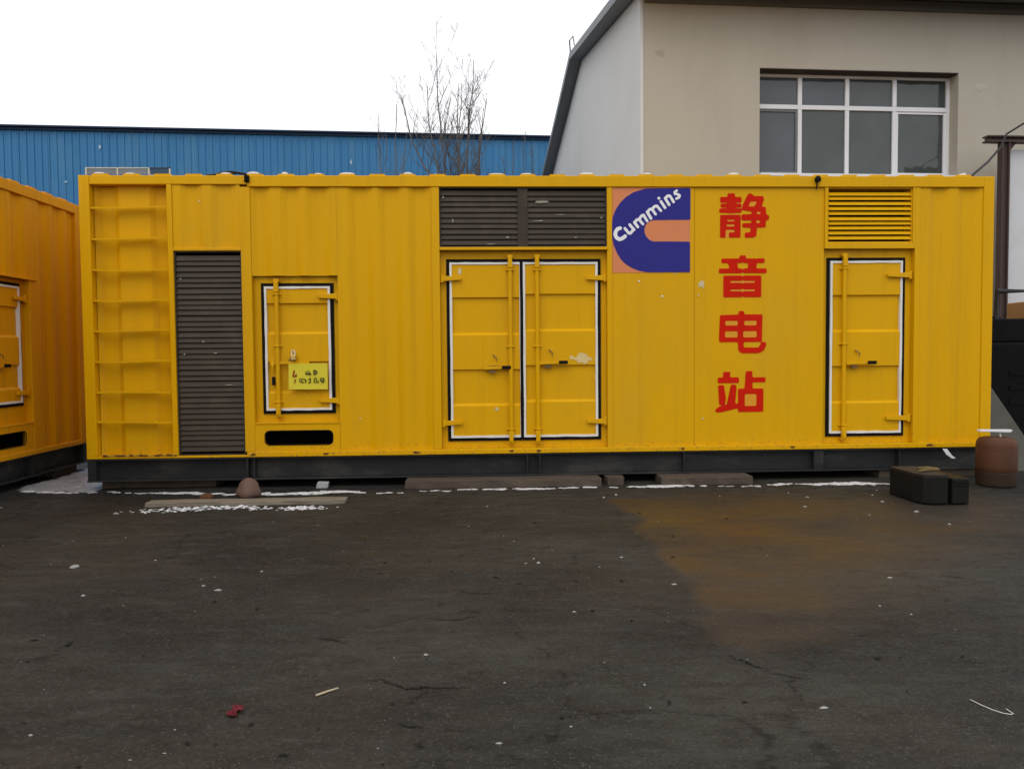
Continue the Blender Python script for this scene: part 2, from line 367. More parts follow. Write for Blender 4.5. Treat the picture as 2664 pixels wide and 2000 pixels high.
# ------------------------------------------------------------------ ground
WET = [(1.13,-0.75),(1.16,-1.58),(1.13,-2.14),(1.11,-2.56),(1.08,-3.14),(1.05,-3.66),(1.04,-3.88),(1.07,-4.16),(1.16,-4.21),(1.33,-4.15),(1.54,-4.03),(1.8,-3.88),(1.94,-3.61),(2.38,-3.24),(2.86,-2.78),(3.67,-2.45),(4.8,-1.9),(4.6,-1.2),(3.67,-1.1),(2.88,-0.7)]
def make_ground():
    gx = np.concatenate([[-400, -100, -40, -16], np.arange(-8, 8.001, 0.05), [16, 40, 100, 400]])
    gy = np.concatenate([[-400, -100, -40, -15], np.arange(-8, 2.401, 0.05), [5, 16, 40, 100, 400]])
    X, Y = np.meshgrid(gx, gy)
    near = (np.abs(X) < 8.01) & (Y > -8.01) & (Y < 2.41)
    fall = np.clip((-0.5 - Y)/1.0, 0, 1)
    H = np.where(near, (fbm(X*0.7, Y*0.7, 3, 5)-0.5)*0.030*fall, 0)
    # wet hollow: how far inside the outline, with a ragged edge
    xx = X + (fbm(X*2.5, Y*2.5, 21, 3)-0.45)*0.35; yy = Y + (fbm(X*2.5+9, Y*2.5, 22, 3)-0.45)*0.5
    ins = in_poly(xx, yy, WET)
    d = np.full(X.shape, 9.0)
    for a, b in zip(WET, WET[1:]+WET[:1]): d = np.minimum(d, seg_dist(xx, yy, a, b))
    sd_ = np.where(ins, d, -d)
    soft = 0.09 + 0.75*np.clip((X-1.30)/0.7, 0, 1)
    wet = np.clip(0.5 + sd_/soft, 0, 1)*near*np.clip(1.0 - 0.22*np.clip(X-1.8, 0, 3), 0, 1)*np.clip(0.0+fbm(X*1.6, Y*3.4, 41, 5)*1.75, 0, 1)
    wet *= 0.55+0.45*np.clip((Y+4.3)/1.6, 0, 1)
    H -= wet*0.006*near
    ny, nx = X.shape
    vs = np.stack([X, Y, H], -1).reshape(-1, 3)
    idx = np.arange(ny*nx).reshape(ny, nx)
    fs = np.stack([idx[:-1, :-1], idx[:-1, 1:], idx[1:, 1:], idx[1:, :-1]], -1).reshape(-1, 4)
    me = bpy.data.meshes.new('ground'); me.from_pydata(vs.tolist(), [], fs.tolist())
    at = me.attributes.new('wet', 'FLOAT', 'POINT'); at.data.foreach_set('value', wet.reshape(-1).astype(np.float32))
    for p in me.polygons: p.use_smooth = True
    mt = bpy.data.materials.new('damp_asphalt'); mt.use_nodes = True
    t = mt.node_tree; p = t.nodes['Principled BSDF']; N = t.nodes.new; K = t.links.new
    
    geo = N('ShaderNodeNewGeometry')
    def noise(sc, det=6, ro=0.6, st=None):
        n = N('ShaderNodeTexNoise'); n.inputs['Scale'].default_value = sc; n.inputs['Detail'].default_value = det; n.inputs['Roughness'].default_value = ro
        if st:
            mp = N('ShaderNodeMapping'); mp.inputs['Scale'].default_value = st; K(geo.outputs['Position'], mp.inputs[0]); K(mp.outputs[0], n.inputs['Vector'])
        else: K(geo.outputs['Position'], n.inputs['Vector'])
        return n
    def rng(src, a, b, c=0.0, d=1.0):
        r = N('ShaderNodeMapRange'); r.inputs[1].default_value = a; r.inputs[2].default_value = b; r.inputs[3].default_value = c; r.inputs[4].default_value = d
        K(src, r.inputs[0]); return r.outputs[0]
    def mix(f, a, b):
        mm = N('ShaderNodeMix'); mm.data_type = 'RGBA'
        K(f, mm.inputs[0])
        for s_, v in ((6, a), (7, b)):
            if isinstance(v, tuple): mm.inputs[s_].default_value = (*v, 1)
            else: K(v, mm.inputs[s_])
        return mm.outputs[2]
    big = noise(0.45, 8, 0.62, (1, 1.8, 1)); mud = noise(0.8, 9, 0.68, (0.6, 1.5, 1)); fine = noise(48, 5, 0.75); mid = noise(5, 8, 0.72, (0.8, 2.4, 1))
    vor = N('ShaderNodeTexVoronoi'); vor.inputs['Scale'].default_value = 95; K(geo.outputs['Position'], vor.inputs['Vector'])
    vsep = N('ShaderNodeSeparateColor'); K(vor.outputs['Color'], vsep.inputs[0])
    c0 = mix(rng(big.outputs['Fac'], 0.40, 0.62), (0.0115, 0.0118, 0.0112), (0.039, 0.0375, 0.031))
    c1 = mix(rng(mud.outputs['Fac'], 0.48, 0.66, 0, 0.85), c0, (0.038, 0.030, 0.021))
    c2 = mix(rng(mid.outputs['Fac'], 0.48, 0.62, 0, 0.7), c1, (0.0115, 0.0115, 0.011))
    c2 = mix(rng(mid.outputs['Fac'], 0.46, 0.32, 0, 0.5), c2, (0.060, 0.058, 0.051))
    c3 = mix(rng(fine.outputs['Fac'], 0.52, 0.70, 0, 0.6), c2, (0.070, 0.067, 0.059))
    agg = N('ShaderNodeMath'); agg.operation = 'MULTIPLY'; K(rng(vsep.outputs[0], 0.78, 0.96), agg.inputs[0]); K(rng(vor.outputs['Distance'], 0.45, 0.25, 0, 0.8), agg.inputs[1])
    c3 = mix(agg.outputs[0], c3, (0.095, 0.090, 0.081))
    dk = N('ShaderNodeMath'); dk.operation = 'MULTIPLY'; K(rng(vsep.outputs[1], 0.80, 0.95), dk.inputs[0]); K(rng(vor.outputs['Distance'], 0.5, 0.3, 0, 0.7), dk.inputs[1])
    c3 = mix(dk.outputs[0], c3, (0.009, 0.009, 0.009))
    dist = noise(2.2, 5, 0.65); va = N('ShaderNodeVectorMath'); va.operation = 'MULTIPLY_ADD'; K(dist.outputs['Color'], va.inputs[0]); va.inputs[1].default_value = (0.45, 0.45, 0); K(geo.outputs['Position'], va.inputs[2])
    ve = N('ShaderNodeTexVoronoi'); ve.feature = 'DISTANCE_TO_EDGE'; ve.inputs['Scale'].default_value = 1.15; K(va.outputs[0], ve.inputs['Vector'])
    cm = N('ShaderNodeMath'); cm.operation = 'MULTIPLY'; K(rng(ve.outputs['Distance'], 0.012, 0.003), cm.inputs[0]); K(rng(mud.outputs['Fac'], 0.50, 0.60, 0.9, 0.0), cm.inputs[1])
    cm2 = N('ShaderNodeMath'); cm2.operation = 'MULTIPLY'; K(cm.outputs[0], cm2.inputs[0]); K(rng(mid.outputs['Fac'], 0.44, 0.56), cm2.inputs[1])
    c3 = mix(cm2.outputs[0], c3, (0.006, 0.006, 0.006))
    wa = N('ShaderNodeAttribute'); wa.attribute_name = 'wet'
    c4 = mix(rng(wa.outputs['Fac'], 0, 1, 0, 0.8), c3, (0.040, 0.026, 0.015))
    K(c4, p.inputs['Base Color'])
    wetn = rng(wa.outputs['Fac'], 0.1, 0.95)
    r1 = rng(mid.outputs['Fac'], 0.35, 0.65, 0.75, 0.48)
    mr = N('ShaderNodeMix'); mr.data_type = 'FLOAT'; K(wetn, mr.inputs[0]); K(r1, mr.inputs[2]); K(rng(mid.outputs['Fac'], 0.35, 0.65, 0.26, 0.52), mr.inputs[3])
    K(mr.outputs[0], p.inputs['Roughness']); K(rng(wetn, 0, 1, 0.20, 0.36), p.inputs['Specular IOR Level'])
    hsum = N('ShaderNodeMath'); hsum.operation = 'ADD'; K(rng(fine.outputs['Fac'], 0.2, 0.8, 0, 0.6), hsum.inputs[0]); K(rng(mid.outputs['Fac'], 0.2, 0.8, 0, 1.6), hsum.inputs[1])
    bp = N('ShaderNodeBump'); bp.inputs['Distance'].default_value = 0.006
    K(rng(wetn, 0, 1, 1.0, 0.2), bp.inputs['Strength']); hs2 = N('ShaderNodeMath'); hs2.operation = 'SUBTRACT'; K(hsum.outputs[0], hs2.inputs[0]); K(rng(vor.outputs['Distance'], 0.1, 0.6, 0, 0.5), hs2.inputs[1]); K(hs2.outputs[0], bp.inputs['Height']); K(bp.outputs[0], p.inputs['Normal'])
    g = link('ground', me, mt); g['kind'] = 'structure'; g['label'] = 'dark damp asphalt yard with mud stains and a wet patch'
    return g, (gx, gy, H)
GROUND, GH = make_ground()
def gz(x, y):
    i = min(max(int(np.searchsorted(GH[0], x))-1, 0), len(GH[0])-2); j = min(max(int(np.searchsorted(GH[1], y))-1, 0), len(GH[1])-2)
    return float(GH[2][j:j+2, i:i+2].max())

def crack(pts, wd, name='crack'):
    """A thin ragged dark fissure lying on the ground."""
    vs = []; n = len(pts)
    P = []
    for i in range(n-1):
        for k in range(6): t = k/6; P.append((pts[i][0]*(1-t)+pts[i+1][0]*t, pts[i][1]*(1-t)+pts[i+1][1]*t))
    P.append(pts[-1]); m_ = len(P)
    for i, (x, y) in enumerate(P):
        w_ = wd*(0.35+random.random())*math.sin(math.pi*(i+0.4)/(m_)) + 0.001
        x += random.uniform(-.01, .01); y += random.uniform(-.008, .008); z = gz(x, y)+0.0035
        vs += [(x, y-w_, z), (x, y+w_, z)]
    return MB().add(vs, [(2*i, 2*i+2, 2*i+3, 2*i+1) for i in range(m_-1)]).build(name, DARKBIT, GROUND)
crack([(-.463,-4.40),(-.40,-4.405),(-.34,-4.45),(-.30,-4.49),(-.22,-4.485),(-.15,-4.495),(-.05,-4.50)], 0.0065)
crack([(1.03,-4.26),(1.06,-4.30),(1.08,-4.31),(1.10,-4.37),(1.14,-4.42)], 0.008)
crack([(1.14,-4.43),(1.20,-4.47),(1.26,-4.50)], 0.003)
crack([(-.30,-4.76),(-.25,-4.79),(-.2,-4.80)], 0.004)
crack([(-.75,-3.95),(-.68,-3.97),(-.6,-4.02)], 0.005)
crack([(-.15,-3.3),(.0,-3.36),(.1,-3.35)], 0.004)
crack([(-.28,-3.72),(-.2,-3.745),(-.12,-3.75),(.0,-3.69)], 0.004)
crack([(-.20,-4.50),(-.25,-4.58),(-.27,-4.62)], 0.0025)

# ------------------------------------------------------------------ container parts
def corr(parent, x0, x1, z0, z1, rec, y=0.014, dep=0.025, sl=0.065, mt=None, name='corrugated_panel'):
    prof = [(x0, y)]
    for a, b in rec:
        a = max(a, x0+0.002); b = min(b, x1-0.002)
        prof += [(a-sl/2 if a-sl/2 > prof[-1][0] else prof[-1][0]+0.001, y), (a+sl/2, y+dep), (b-sl/2, y+dep)]
        prof += [(min(b+sl/2, x1-0.0005), y if b+sl/2 < x1 else y+dep)]
    prof.append((x1, prof[-1][1]))
    return MB().strip(prof, z0, z1, 'z').build(name, mt or YEL, parent)
def auto_rec(x0, x1, pitch=0.29, wd=0.15):
    n = int((x1-x0)/pitch); o = x0+((x1-x0)-n*pitch)/2
    return [(o+i*pitch+(pitch-wd)/2, o+i*pitch+(pitch+wd)/2) for i in range(n)]

def door(parent, x0, x1, z0, z1, darks, lights, rod_x, hinge_side, hz, mt, name='door', ringL=True, ringR=True, handle=None, hlen=0.19, seal_r=True):
    """Leaf with horizontal steps; black gasket and pale seal strip round it; locking bar; hinges."""
    g, s_ = 0.031, 0.022
    sr = s_ if seal_r else 0.003
    nl, nr = (g if ringL else 0.003), (g if ringR else 0.026)
    ix0 = x0+nl+s_; ix1 = x1-nr-sr; iz0 = z0+g+s_; iz1 = z1-g-s_
    P, Q = 0.030, 0.054
    ev = sorted([(z, 'd') for z in darks]+[(z, 'l') for z in lights], reverse=True)
    prof = [(P, iz1)]
    for z, k in ev:
        prof += [(P, z+0.004), (Q, z-0.006)] if k == 'd' else [(Q, z+0.013), (P, z-0.012)]
    prof.append((P, iz0))
    leaf = MB().strip(prof, ix0, ix1, 'x').build(name, mt, parent)
    # gasket ring, set back a little, and seal ring
    def ring(a0, a1, b0, b1, tl, tr, tt, y0, y1, nm, mm):
        # slightly wavy hand-fitted strip
        def wav(p, q, amp, n=9):
            return [(p[0]+(q[0]-p[0])*k/n+(random.uniform(-amp, amp) if 0 < k < n else 0), p[1]+(q[1]-p[1])*k/n+(random.uniform(-amp, amp) if 0 < k < n else 0)) for k in range(n)]
        am = 0.0022 if nm == 'seal_strip' else 0.0
        outer = [(a0, b0), (a1, b0), (a1, b1), (a0, b1)]; inner = [(a0+tl, b0+tt), (a1-tr, b0+tt), (a1-tr, b1-tt), (a0+tl, b1-tt)]
        if am:
            outer = sum([wav(outer[k], outer[(k+1) % 4], am) for k in range(4)], []); inner = sum([wav(inner[k], inner[(k+1) % 4], am) for k in range(4)], [])
        return link(nm, plate_hole(outer, [inner], y0, y1), mm, leaf)
    gl, gr = nl, nr
    ring(x0, x1, z0, z1, gl, gr, g, 0.036, 0.062, 'gasket', BLK)
    ring(x0+gl+0.001, x1-gr-0.001, z0+g+0.001, z1-g-0.001, s_, sr, s_, 0.021, 0.058, 'seal_strip', WHT)
    # locking bar with guides and keepers
    if rod_x is not None:
        r = 0.021
        bar = MB().tube([(rod_x, 0.004, z0-0.02), (rod_x, 0.004, z1+0.02)], r, 12).build('locking_bar', mt, leaf, smooth=False)
        for zz in (z1-0.11, z0+(z1-z0)*0.52, z0+0.115):
            MB().box(rod_x-0.042, rod_x+0.042, 0.014, 0.033, zz-0.008, zz+0.008).box(rod_x-0.026, rod_x+0.026, -0.0205, 0.013, zz-0.007, zz+0.007).build('bar_guide', mt, leaf, bevel=0.003)
        for zz, sg in ((z1+0.02, 1), (z0-0.02, -1)):
            b = MB().box(rod_x-0.027, rod_x+0.027, -0.006, 0.049, zz-0.012, zz+0.018 if sg > 0 else zz+0.012)
            b.prism([(rod_x-0.018, zz-sg*0.013), (rod_x+0.018, zz-sg*0.013), (rod_x+0.024, zz-sg*0.11), (rod_x-0.024, zz-sg*0.11)], -0.0235, 0.008, 'y')
            b.build('keeper', mt if sg > 0 else (mt if handle is None else mt), leaf, bevel=0.003)
    if handle:
        hx0, hx1, hzz = handle
        MB().prism([(hx0, hzz-0.016), (hx1, hzz-0.008), (hx1, hzz+0.010), (hx0, hzz+0.016)], -0.006, 0.006, 'y').build('handle', mt, leaf, bevel=0.003)
        MB().box(hx1-0.075, hx1+0.012, -0.022, -0.007, hzz-0.012, hzz+0.022).build('latch', BLK, leaf, bevel=0.003)
        MB().tube([(hx0+0.10, 0.02, hzz+0.13), (hx0+0.13, -0.012, hzz+0.10), (hx0+0.13, -0.012, hzz+0.05)], 0.007, 6).box(hx0+0.06, hx0+0.12, 0.012, 0.029, hzz-0.05, hzz-0.018).build('handle_hub', GREY_STEEL, leaf)
    for zz in hz:
        if hinge_side > 0: a, b, jx = x1-hlen+0.045, x1+0.035, x1+0.04
        else: a, b, jx = x0-0.035, x0+hlen-0.045, x0-0.04
        h = MB().prism([(a, zz-0.016), (b, zz-0.027), (b, zz+0.027), (a, zz+0.016)] if hinge_side > 0 else [(a, zz-0.027), (b, zz-0.014), (b, zz+0.014), (a, zz+0.027)], -0.004, 0.018, 'y')
        h.tube([(jx, 0.014, zz-0.040), (jx, 0.014, zz+0.040)], 0.019, 10)
        h.build('hinge', mt, leaf, bevel=0.003)
    leaf.location.y = 0.024
    return leaf

def frame_recess(parent, X0, X1, Z0, Z1, x0, x1, z0, z1, mt, y=0.072):
    """Jambs, head and threshold of a door opening set back from the face, with side returns."""
    MB().box(X0, x0+0.004, y, y+0.05, Z0, Z1).build('door_jamb', mt, parent)
    MB().box(x1-0.004, X1, y, y+0.05, Z0, Z1).build('door_jamb', mt, parent)
    MB().box(x0+0.004, x1-0.004, y+0.001, y+0.05, z1-0.004, Z1).build('door_head', mt, parent)
    MB().box(x0+0.004, x1-0.004, y+0.001, y+0.05, Z0, z0+0.004).build('door_threshold', mt, parent)

def louvre(parent, x0, x1, z0, z1, pitch, blade, mt, back_y=0.14, y_in=0.062, y_out=0.030, frame=0.012, splits=()):
    ro = [(x0, z0), (x1, z0), (x1, z1), (x0, z1)]; fr = frame
    ri = [(x0+fr, z0+fr), (x1-fr, z0+fr), (x1-fr, z1-fr), (x0+fr, z1-fr)]
    lv = link('louvre', plate_hole(ro, [ri], 0.022, back_y), mt, parent)
    MB().box(x0+0.001, x1-0.001, back_y+0.001, back_y+0.012, z0, z1).build('louvre_back', VOID, lv)
    spans = []; a = x0+fr
    for s0, s1 in splits:
        spans.append((a, s0)); MB().box(s0, s1, 0.024, 0.11, z0+fr, z1-fr).build('mullion', mt, lv); a = s1
    spans.append((a, x1-fr))
    n = int((z1-z0-2*fr)/pitch); off = ((z1-z0-2*fr)-n*pitch)/2
    for a, b in spans:
        prof = [(y_in, blade), (y_out, 0.006), (y_out, 0.0), (y_out+0.004, 0.0), (y_out+0.005, 0.004), (y_in+0.003, blade-0.003)]
        me = MB().prism(prof, a+0.001, b-0.001, 'x').mesh('slat'); me.materials.append(mt)
        for k in range(n):
            o = bpy.data.objects.new('slat', me); COL.objects.link(o); o.parent = lv
            o.location = (0, random.uniform(-0.0015, 0.0015), z0+fr+off+k*pitch+random.uniform(-0.002, 0.002))
            o.rotation_euler = (0, random.uniform(-0.0015, 0.0015), 0)
    return lv

def shell(parent, X0, X1, D, mt, roof_mt=None):
    """Ends, back, roof, floor, skid of a container whose front face is y=0."""
    zt, zb = 3.0, 0.30
    for px, nm in ((X0, 'l'), (X1-0.11, 'r')):
        MB().box(px, px+0.11, D-0.12, D, zb, zt).build('corner_post', mt, parent, bevel=0.006)
    # end walls
    for xa, sg in ((X0+0.01, 1), (X1-0.01, -1)):
        rec = auto_rec(0.13, D-0.13); prof = [(0.111, xa)]
        for a, b in rec: prof += [(a-0.017, xa), (a+0.017, xa+sg*0.034), (b-0.017, xa+sg*0.034), (b+0.017, xa)]
        prof.append((D-0.121, xa))
        MB().strip([(x_, y_) for y_, x_ in prof], 0.35, 2.9, 'z').build('end_panel', mt, parent)
        xo = xa-sg*0.007
        MB().box(min(xo, xo+sg*0.09), max(xo, xo+sg*0.09), 0.121, D-0.121, 2.901, 2.998).build('end_rail', mt, parent, bevel=0.005)
        MB().box(min(xo, xo+sg*0.09), max(xo, xo+sg*0.09), 0.121, D-0.121, 0.302, 0.349).build('end_rail', mt, parent, bevel=0.005)
    rec = auto_rec(X0+0.12, X1-0.12)
    corr(parent, X0+0.111, X1-0.111, 0.30, 2.998, rec, y=D-0.05, dep=0.034, mt=mt, name='back_panel')
    # corrugated roof: crests run across the box
    prof = []; x = X0+0.03
    while x+0.29 < X1-0.02:
        prof += [(x, 2.972), (x+0.075, 2.972), (x+0.10, 3.016), (x+0.24, 3.016), (x+0.265, 2.972)]; x += 0.29
    prof += [(X1-0.02, 2.972), (X1-0.02, 2.95), (X0+0.03, 2.95)]
    MB().prism(prof, 0.012, D-0.06, 'y').build('roof', mt, parent)
    MB().box(X0+0.02, X1-0.02, 0.07, D-0.07, 0.27, 0.299).build('floor', SKID, parent)
    MB().box(X0+0.113, X1-0.113, 0.24, 0.25, 0.31, 2.93).build('inner_liner', VOID, parent)

def skid(parent, X0, X1, D, stiff):
    z0, z1 = 0.08, 0.296
    for y0, sg in ((0.0, 1), (D, -1)):
        y = lambda a: y0+sg*a
        b = MB()
        for (p, q, r_, s_) in ((0.005, 0.15, z1-0.014, z1), (-0.012, 0.15, z0, z0+0.014), (0.072, 0.086, z0+0.0145, z1-0.0145)):
            b.box(X0, X1, min(y(p), y(q)), max(y(p), y(q)), r_, s_)
        b.build('skid_beam', SKID, parent, bevel=0.003)
    for a, bb in stiff:
        MB().box(a, bb, 0.004, 0.071, z0+0.015, z1-0.015).build('skid_stiffener', SKID, parent, bevel=0.003)
    for xx in (X0, X1-0.08):
        MB().box(xx+0.002, xx+0.078, 0.152, D-0.152, z0+0.001, z1-0.001).build('skid_crossbeam', SKID, parent)

# ------------------------------------------------------------------ main container
XL, XR, DEP = -3.78, 5.14, 2.44
C1 = thing('generator_container', 'long yellow steel generator container with red Chinese characters and blue logo', 'container', (0, 0, 0))
shell(C1, XL, XR, DEP, YEL)
skid(C1, XL, XR, DEP, [(-3.78+0.003, -3.70), (-2.275, -2.255), (-2.205, -2.19), (0.45, 0.465), (0.57, 0.585), (2.01, 2.022), (3.33, 3.427), (4.20, 4.21)])
MB().box(XL, -3.68, 0, 0.119, 0.30, 3.0).build('corner_post', YEL, C1, bevel=0.006)
MB().box(5.032, XR, 0, 0.119, 0.30, 3.0).build('corner_post', YEL, C1, bevel=0.006)
MB().box(-3.679, -2.205, 0.003, 0.10, 2.915, 2.999).build('top_rail', YEL, C1, bevel=0.005)
MB().box(-2.204, 5.031, -0.004, 0.10, 2.893, 2.998).build('top_rail', YEL, C1, bevel=0.005)
MB().box(-2.26, 5.031, -0.012, 0.10, 0.301, 0.350).build('bottom_rail', YEL, C1, bevel=0.006)
MB().box(-3.679, -2.262, 0.002, 0.10, 0.301, 0.322).build('bottom_rail', YEL, C1, bevel=0.004)
# ladder bay
MB().box(-3.6795, -3.676, 0.1195, 0.20, 0.323, 2.914).build('ladder_cheek', YEL, C1)
corr(C1, -3.675, -2.965, 0.323, 2.914, [(-3.66, -3.47), (-3.13, -2.99)], y=0.080, dep=0.034, sl=0.05, name='ladder_back')
for zz in (2.69, 2.395, 2.101, 1.811, 1.524, 1.229, 0.928, 0.64):
    n = 10; vs = []; xs = np.linspace(-3.676, -2.967, n); ph = random.uniform(0, 6)
    b = MB(); ring_ = []
    for x in xs:
        dz = 0.006*math.sin((x+3.68)*4.5+ph)+random.uniform(-.0015, .0015)
        ring_ += [(x, 0.006, zz+dz), (x, 0.006, zz+0.016+dz), (x, 0.050, zz+0.018+dz), (x, 0.050, zz+0.012+dz), (x, 0.012, zz+0.009+dz), (x, 0.012, zz+dz)]
    fs = []
    for i in range(n-1):
        for j in range(6): fs.append((i*6+j, i*6+(j+1) % 6, (i+1)*6+(j+1) % 6, (i+1)*6+j))
    b.add(ring_, fs).build('ladder_rung', YEL, C1)
MB().box(-3.64, -2.95, -0.004, 0.02, 0.323, 0.340).build('chipped_sill', CHIP, C1)['label'] = 'chipped sill with rust showing under the ladder'
for i, (sx, rx) in enumerate(((-3.60, .04), (-3.47, .06), (-3.36, .03), (-3.25, .07), (-3.10, .05), (-3.00, .05), (-2.94, .02))): scuff(C1, sx, 0.332, rx, 0.011, -0.0065, 80+i, RUST, step=0.004)
MB().box(-2.964, -2.916, 0.002, 0.19, 0.323, 2.914).build('ladder_stile', YEL, C1, bevel=0.004)
# upper panel over the tall louvre
corr(C1, -2.915, -2.279, 2.314, 2.914, [(-2.81, -2.66), (-2.52, -2.34)])
MB().box(-2.915, -2.279, 0.004, 0.06, 2.287, 2.313).build('louvre_head', YEL, C1, bevel=0.003)
louvre(C1, -2.915, -2.279, 0.323, 2.286, 0.0525, 0.0515, LOUV, y_in=0.046, y_out=0.030)
MB().box(-2.278, -2.182, 0.003, 0.12, 0.351, 2.892).build('door_post', YEL, C1, bevel=0.004)
# corrugated panels
corr(C1, -2.181, -1.367, 2.047, 2.892, [(-2.16, -2.02), (-1.87, -1.73), (-1.63, -1.455)])
corr(C1, -1.366, -0.457, 0.351, 2.892, [(-1.226, -1.047), (-0.937, -0.768), (-0.653, -0.50)])
# small door bay
frame_recess(C1, -2.181, -1.367, 0.62, 2.045, -2.112, -1.416, 0.714, 1.98, YEL)
leaf_s = door(C1, -2.112, -1.416, 0.714, 1.98, (1.783, 1.217), (1.497, 0.925), -1.957, 1, (1.85, 0.84), YEL, handle=None)
MB().box(-2.03, -1.955+0.30, -0.002, 0.010, 1.196, 1.222).build('handle', YEL, leaf_s, bevel=0.003)
MB().box(-2.021, -1.987, 0.020, 0.029, 0.993, 1.074).build('lock_plate', BLK, leaf_s, bevel=0.003)
MB().tube([(-2.008, 0.012, 1.24), (-2.008, 0.0, 1.18), (-2.004, 0.004, 1.12)], [0.014, 0.018, 0.006], 8).build('pull', YEL, leaf_s)
sp = pill(-2.085, -1.44, 0.417, 0.548, 0.045)
link('vent_plate', plate_hole([(-2.181, 0.351), (-1.367, 0.351), (-1.367, 0.619), (-2.181, 0.619)], [sp], 0.008, 0.012), YEL, C1)
# raised rim of the forklift slot
rim = plate_hole(pill(-2.093, -1.432, 0.409, 0.556, 0.05), [pill(-2.085, -1.44, 0.417, 0.548, 0.045)], 0.0045, 0.0079)
link('slot_rim', rim, BLK, C1)
MB().box(-2.181, -1.367, 0.0, 0.0715, 0.6195, 0.632).build('door_sill', YEL, C1, bevel=0.002)
# middle bay
MB().box(-0.456, -0.380, 0.003, 0.12, 0.351, 2.892).build('door_post', YEL, C1, bevel=0.004)
louvre(C1, -0.379, 1.253, 2.314, 2.892, 0.0525, 0.0515, LOUV, y_in=0.046, y_out=0.030, splits=((0.381, 0.478),))
MB().box(-0.379, 1.253, -0.012, 0.05, 2.285, 2.313).build('door_hood', YEL, C1, bevel=0.003)
frame_recess(C1, -0.379, 1.253, 0.351, 2.284, -0.321, 1.197, 0.422, 2.205, YEL)
d1 = door(C1, -0.321, 0.424, 0.422, 2.205, (1.829, 1.124), (1.474, 0.778), 0.302, -1, (2.015, 0.605), YEL, ringR=False, seal_r=False, handle=(0.03, 0.29, 1.14))
d2 = door(C1, 0.4245, 1.197, 0.422, 2.205, (1.860, 1.161), (1.507, 0.810), 0.566, 1, (2.015, 0.605), YEL, ringL=False, handle=(0.58, 0.85, 1.185))
# paint scuffs on the doors
scuff(d2, 1.00, 1.225, 0.12, 0.06, 0.0275, 5, mat('pale_smudge', (0.66, 0.50, 0.22), 0.6, var=0.1, scale=15))
scuff(d1, 0.14, 1.150, 0.11, 0.018, 0.0275, 91, mat('brown_smear', (0.30, 0.15, 0.02), 0.6, var=0.2, scale=20))
scuff(d2, 0.68, 1.180, 0.07, 0.016, 0.0275, 92, MATS['brown_smear'])
scuff(d1, -0.19, 2.085, 0.02, 0.035, 0.0275, 6)
scuff(d1, 0.16, 0.735, 0.022, 0.018, 0.0275, 8)
MB().box(1.2535, 1.303, 0.004, 0.12, 0.351, 2.892).build('door_post', YEL, C1, bevel=0.004)
# flat plates with the logo and lettering
pr = [(1.304, 0.016), (1.42, 0.016), (1.45, 0.019), (1.62, 0.019), (1.66, 0.015), (1.86, 0.015), (1.90, 0.019), (2.117, 0.019)]
MB().box(1.304, 2.117, 0.016, 0.03, 0.351, 2.892).build('flat_panel', YEL, C1)
MB().box(2.122, 3.421, 0.022, 0.035, 0.351, 2.892).build('flat_panel', YEL, C1)
scuff(C1, 2.19, 1.95, 0.045, 0.05, 0.0195, 12)
for i, (sx, sz) in enumerate(((1.57, 1.98), (1.80, 1.83), (2.16, 1.84), (1.93, 2.05), (2.21, 0.62), (-1.17, 0.66), (-2.66, 2.76))):
    scuff(C1, sx, sz, 0.011, 0.011, 0.0125, 30+i, LWHITE if i < 2 else SCUFF, step=0.003)
for i, (sx, sz, rx, rz) in enumerate(((-2.86, 2.02, .012, .008), (-2.66, 1.42, .018, .008), (-2.84, 1.30, .012, .012), (-2.55, 1.31, .020, .007), (-2.42, 1.00, .05, .006), (-0.34, 2.80, .012, .012), (-0.25, 2.57, .008, .022), (0.62, 2.75, .08, .014), (0.60, 2.57, .07, .006), (0.80, 2.63, .07, .004), (0.28, 2.41, .02, .010), (0.95, 2.41, .016, .008), (1.20, 2.60, .012, .010), (0.12, 2.345, .05, .006))):
    scuff(C1, sx, sz, rx, rz, 0.0245, 60+i, mat('louvre_chip', (0.30, 0.28, 0.22), 0.7, var=0.4, scale=60), step=0.003)
for i, (sx, rx) in enumerate(((-0.62, .05), (-2.2, .03), (0.3, .03), (0.57, .03), (2.0, .02), (3.1, .03), (4.5, .04), (-1.5, .03))): scuff(C1, sx, 0.326, rx, 0.014, -0.0145, 100+i, RUST, step=0.004)
# right bay
MB().box(3.4225, 3.454, 0.004, 0.12, 2.350, 2.892).build('louvre_frame', YEL, C1)
MB().box(4.313, 4.337, 0.004, 0.12, 2.350, 2.892).build('louvre_frame', YEL, C1)
MB().box(3.4225, 4.337, 0.003, 0.10, 2.290, 2.349).build('door_hood', YEL, C1, bevel=0.003)
louvre(C1, 3.4545, 4.3125, 2.350, 2.891, 0.0485, 0.037, YEL, y_in=0.040, y_out=0.016, frame=0.010)
frame_recess(C1, 3.4225, 4.337, 0.351, 2.289, 3.470, 4.272, 0.418, 2.207, YEL)
d3 = door(C1, 3.470, 4.272, 0.418, 2.207, (1.833, 1.124), (1.477, 0.762), 3.637, 1, (2.03, 0.60), YEL, handle=(3.66, 3.95, 1.155), hlen=0.24)
MB().box(4.338, 4.388, 0.004, 0.12, 0.351, 2.892).build('door_post', YEL, C1, bevel=0.004)
corr(C1, 4.389, 5.031, 0.351, 2.892, [(4.512, 4.66), (4.80, 4.98)])
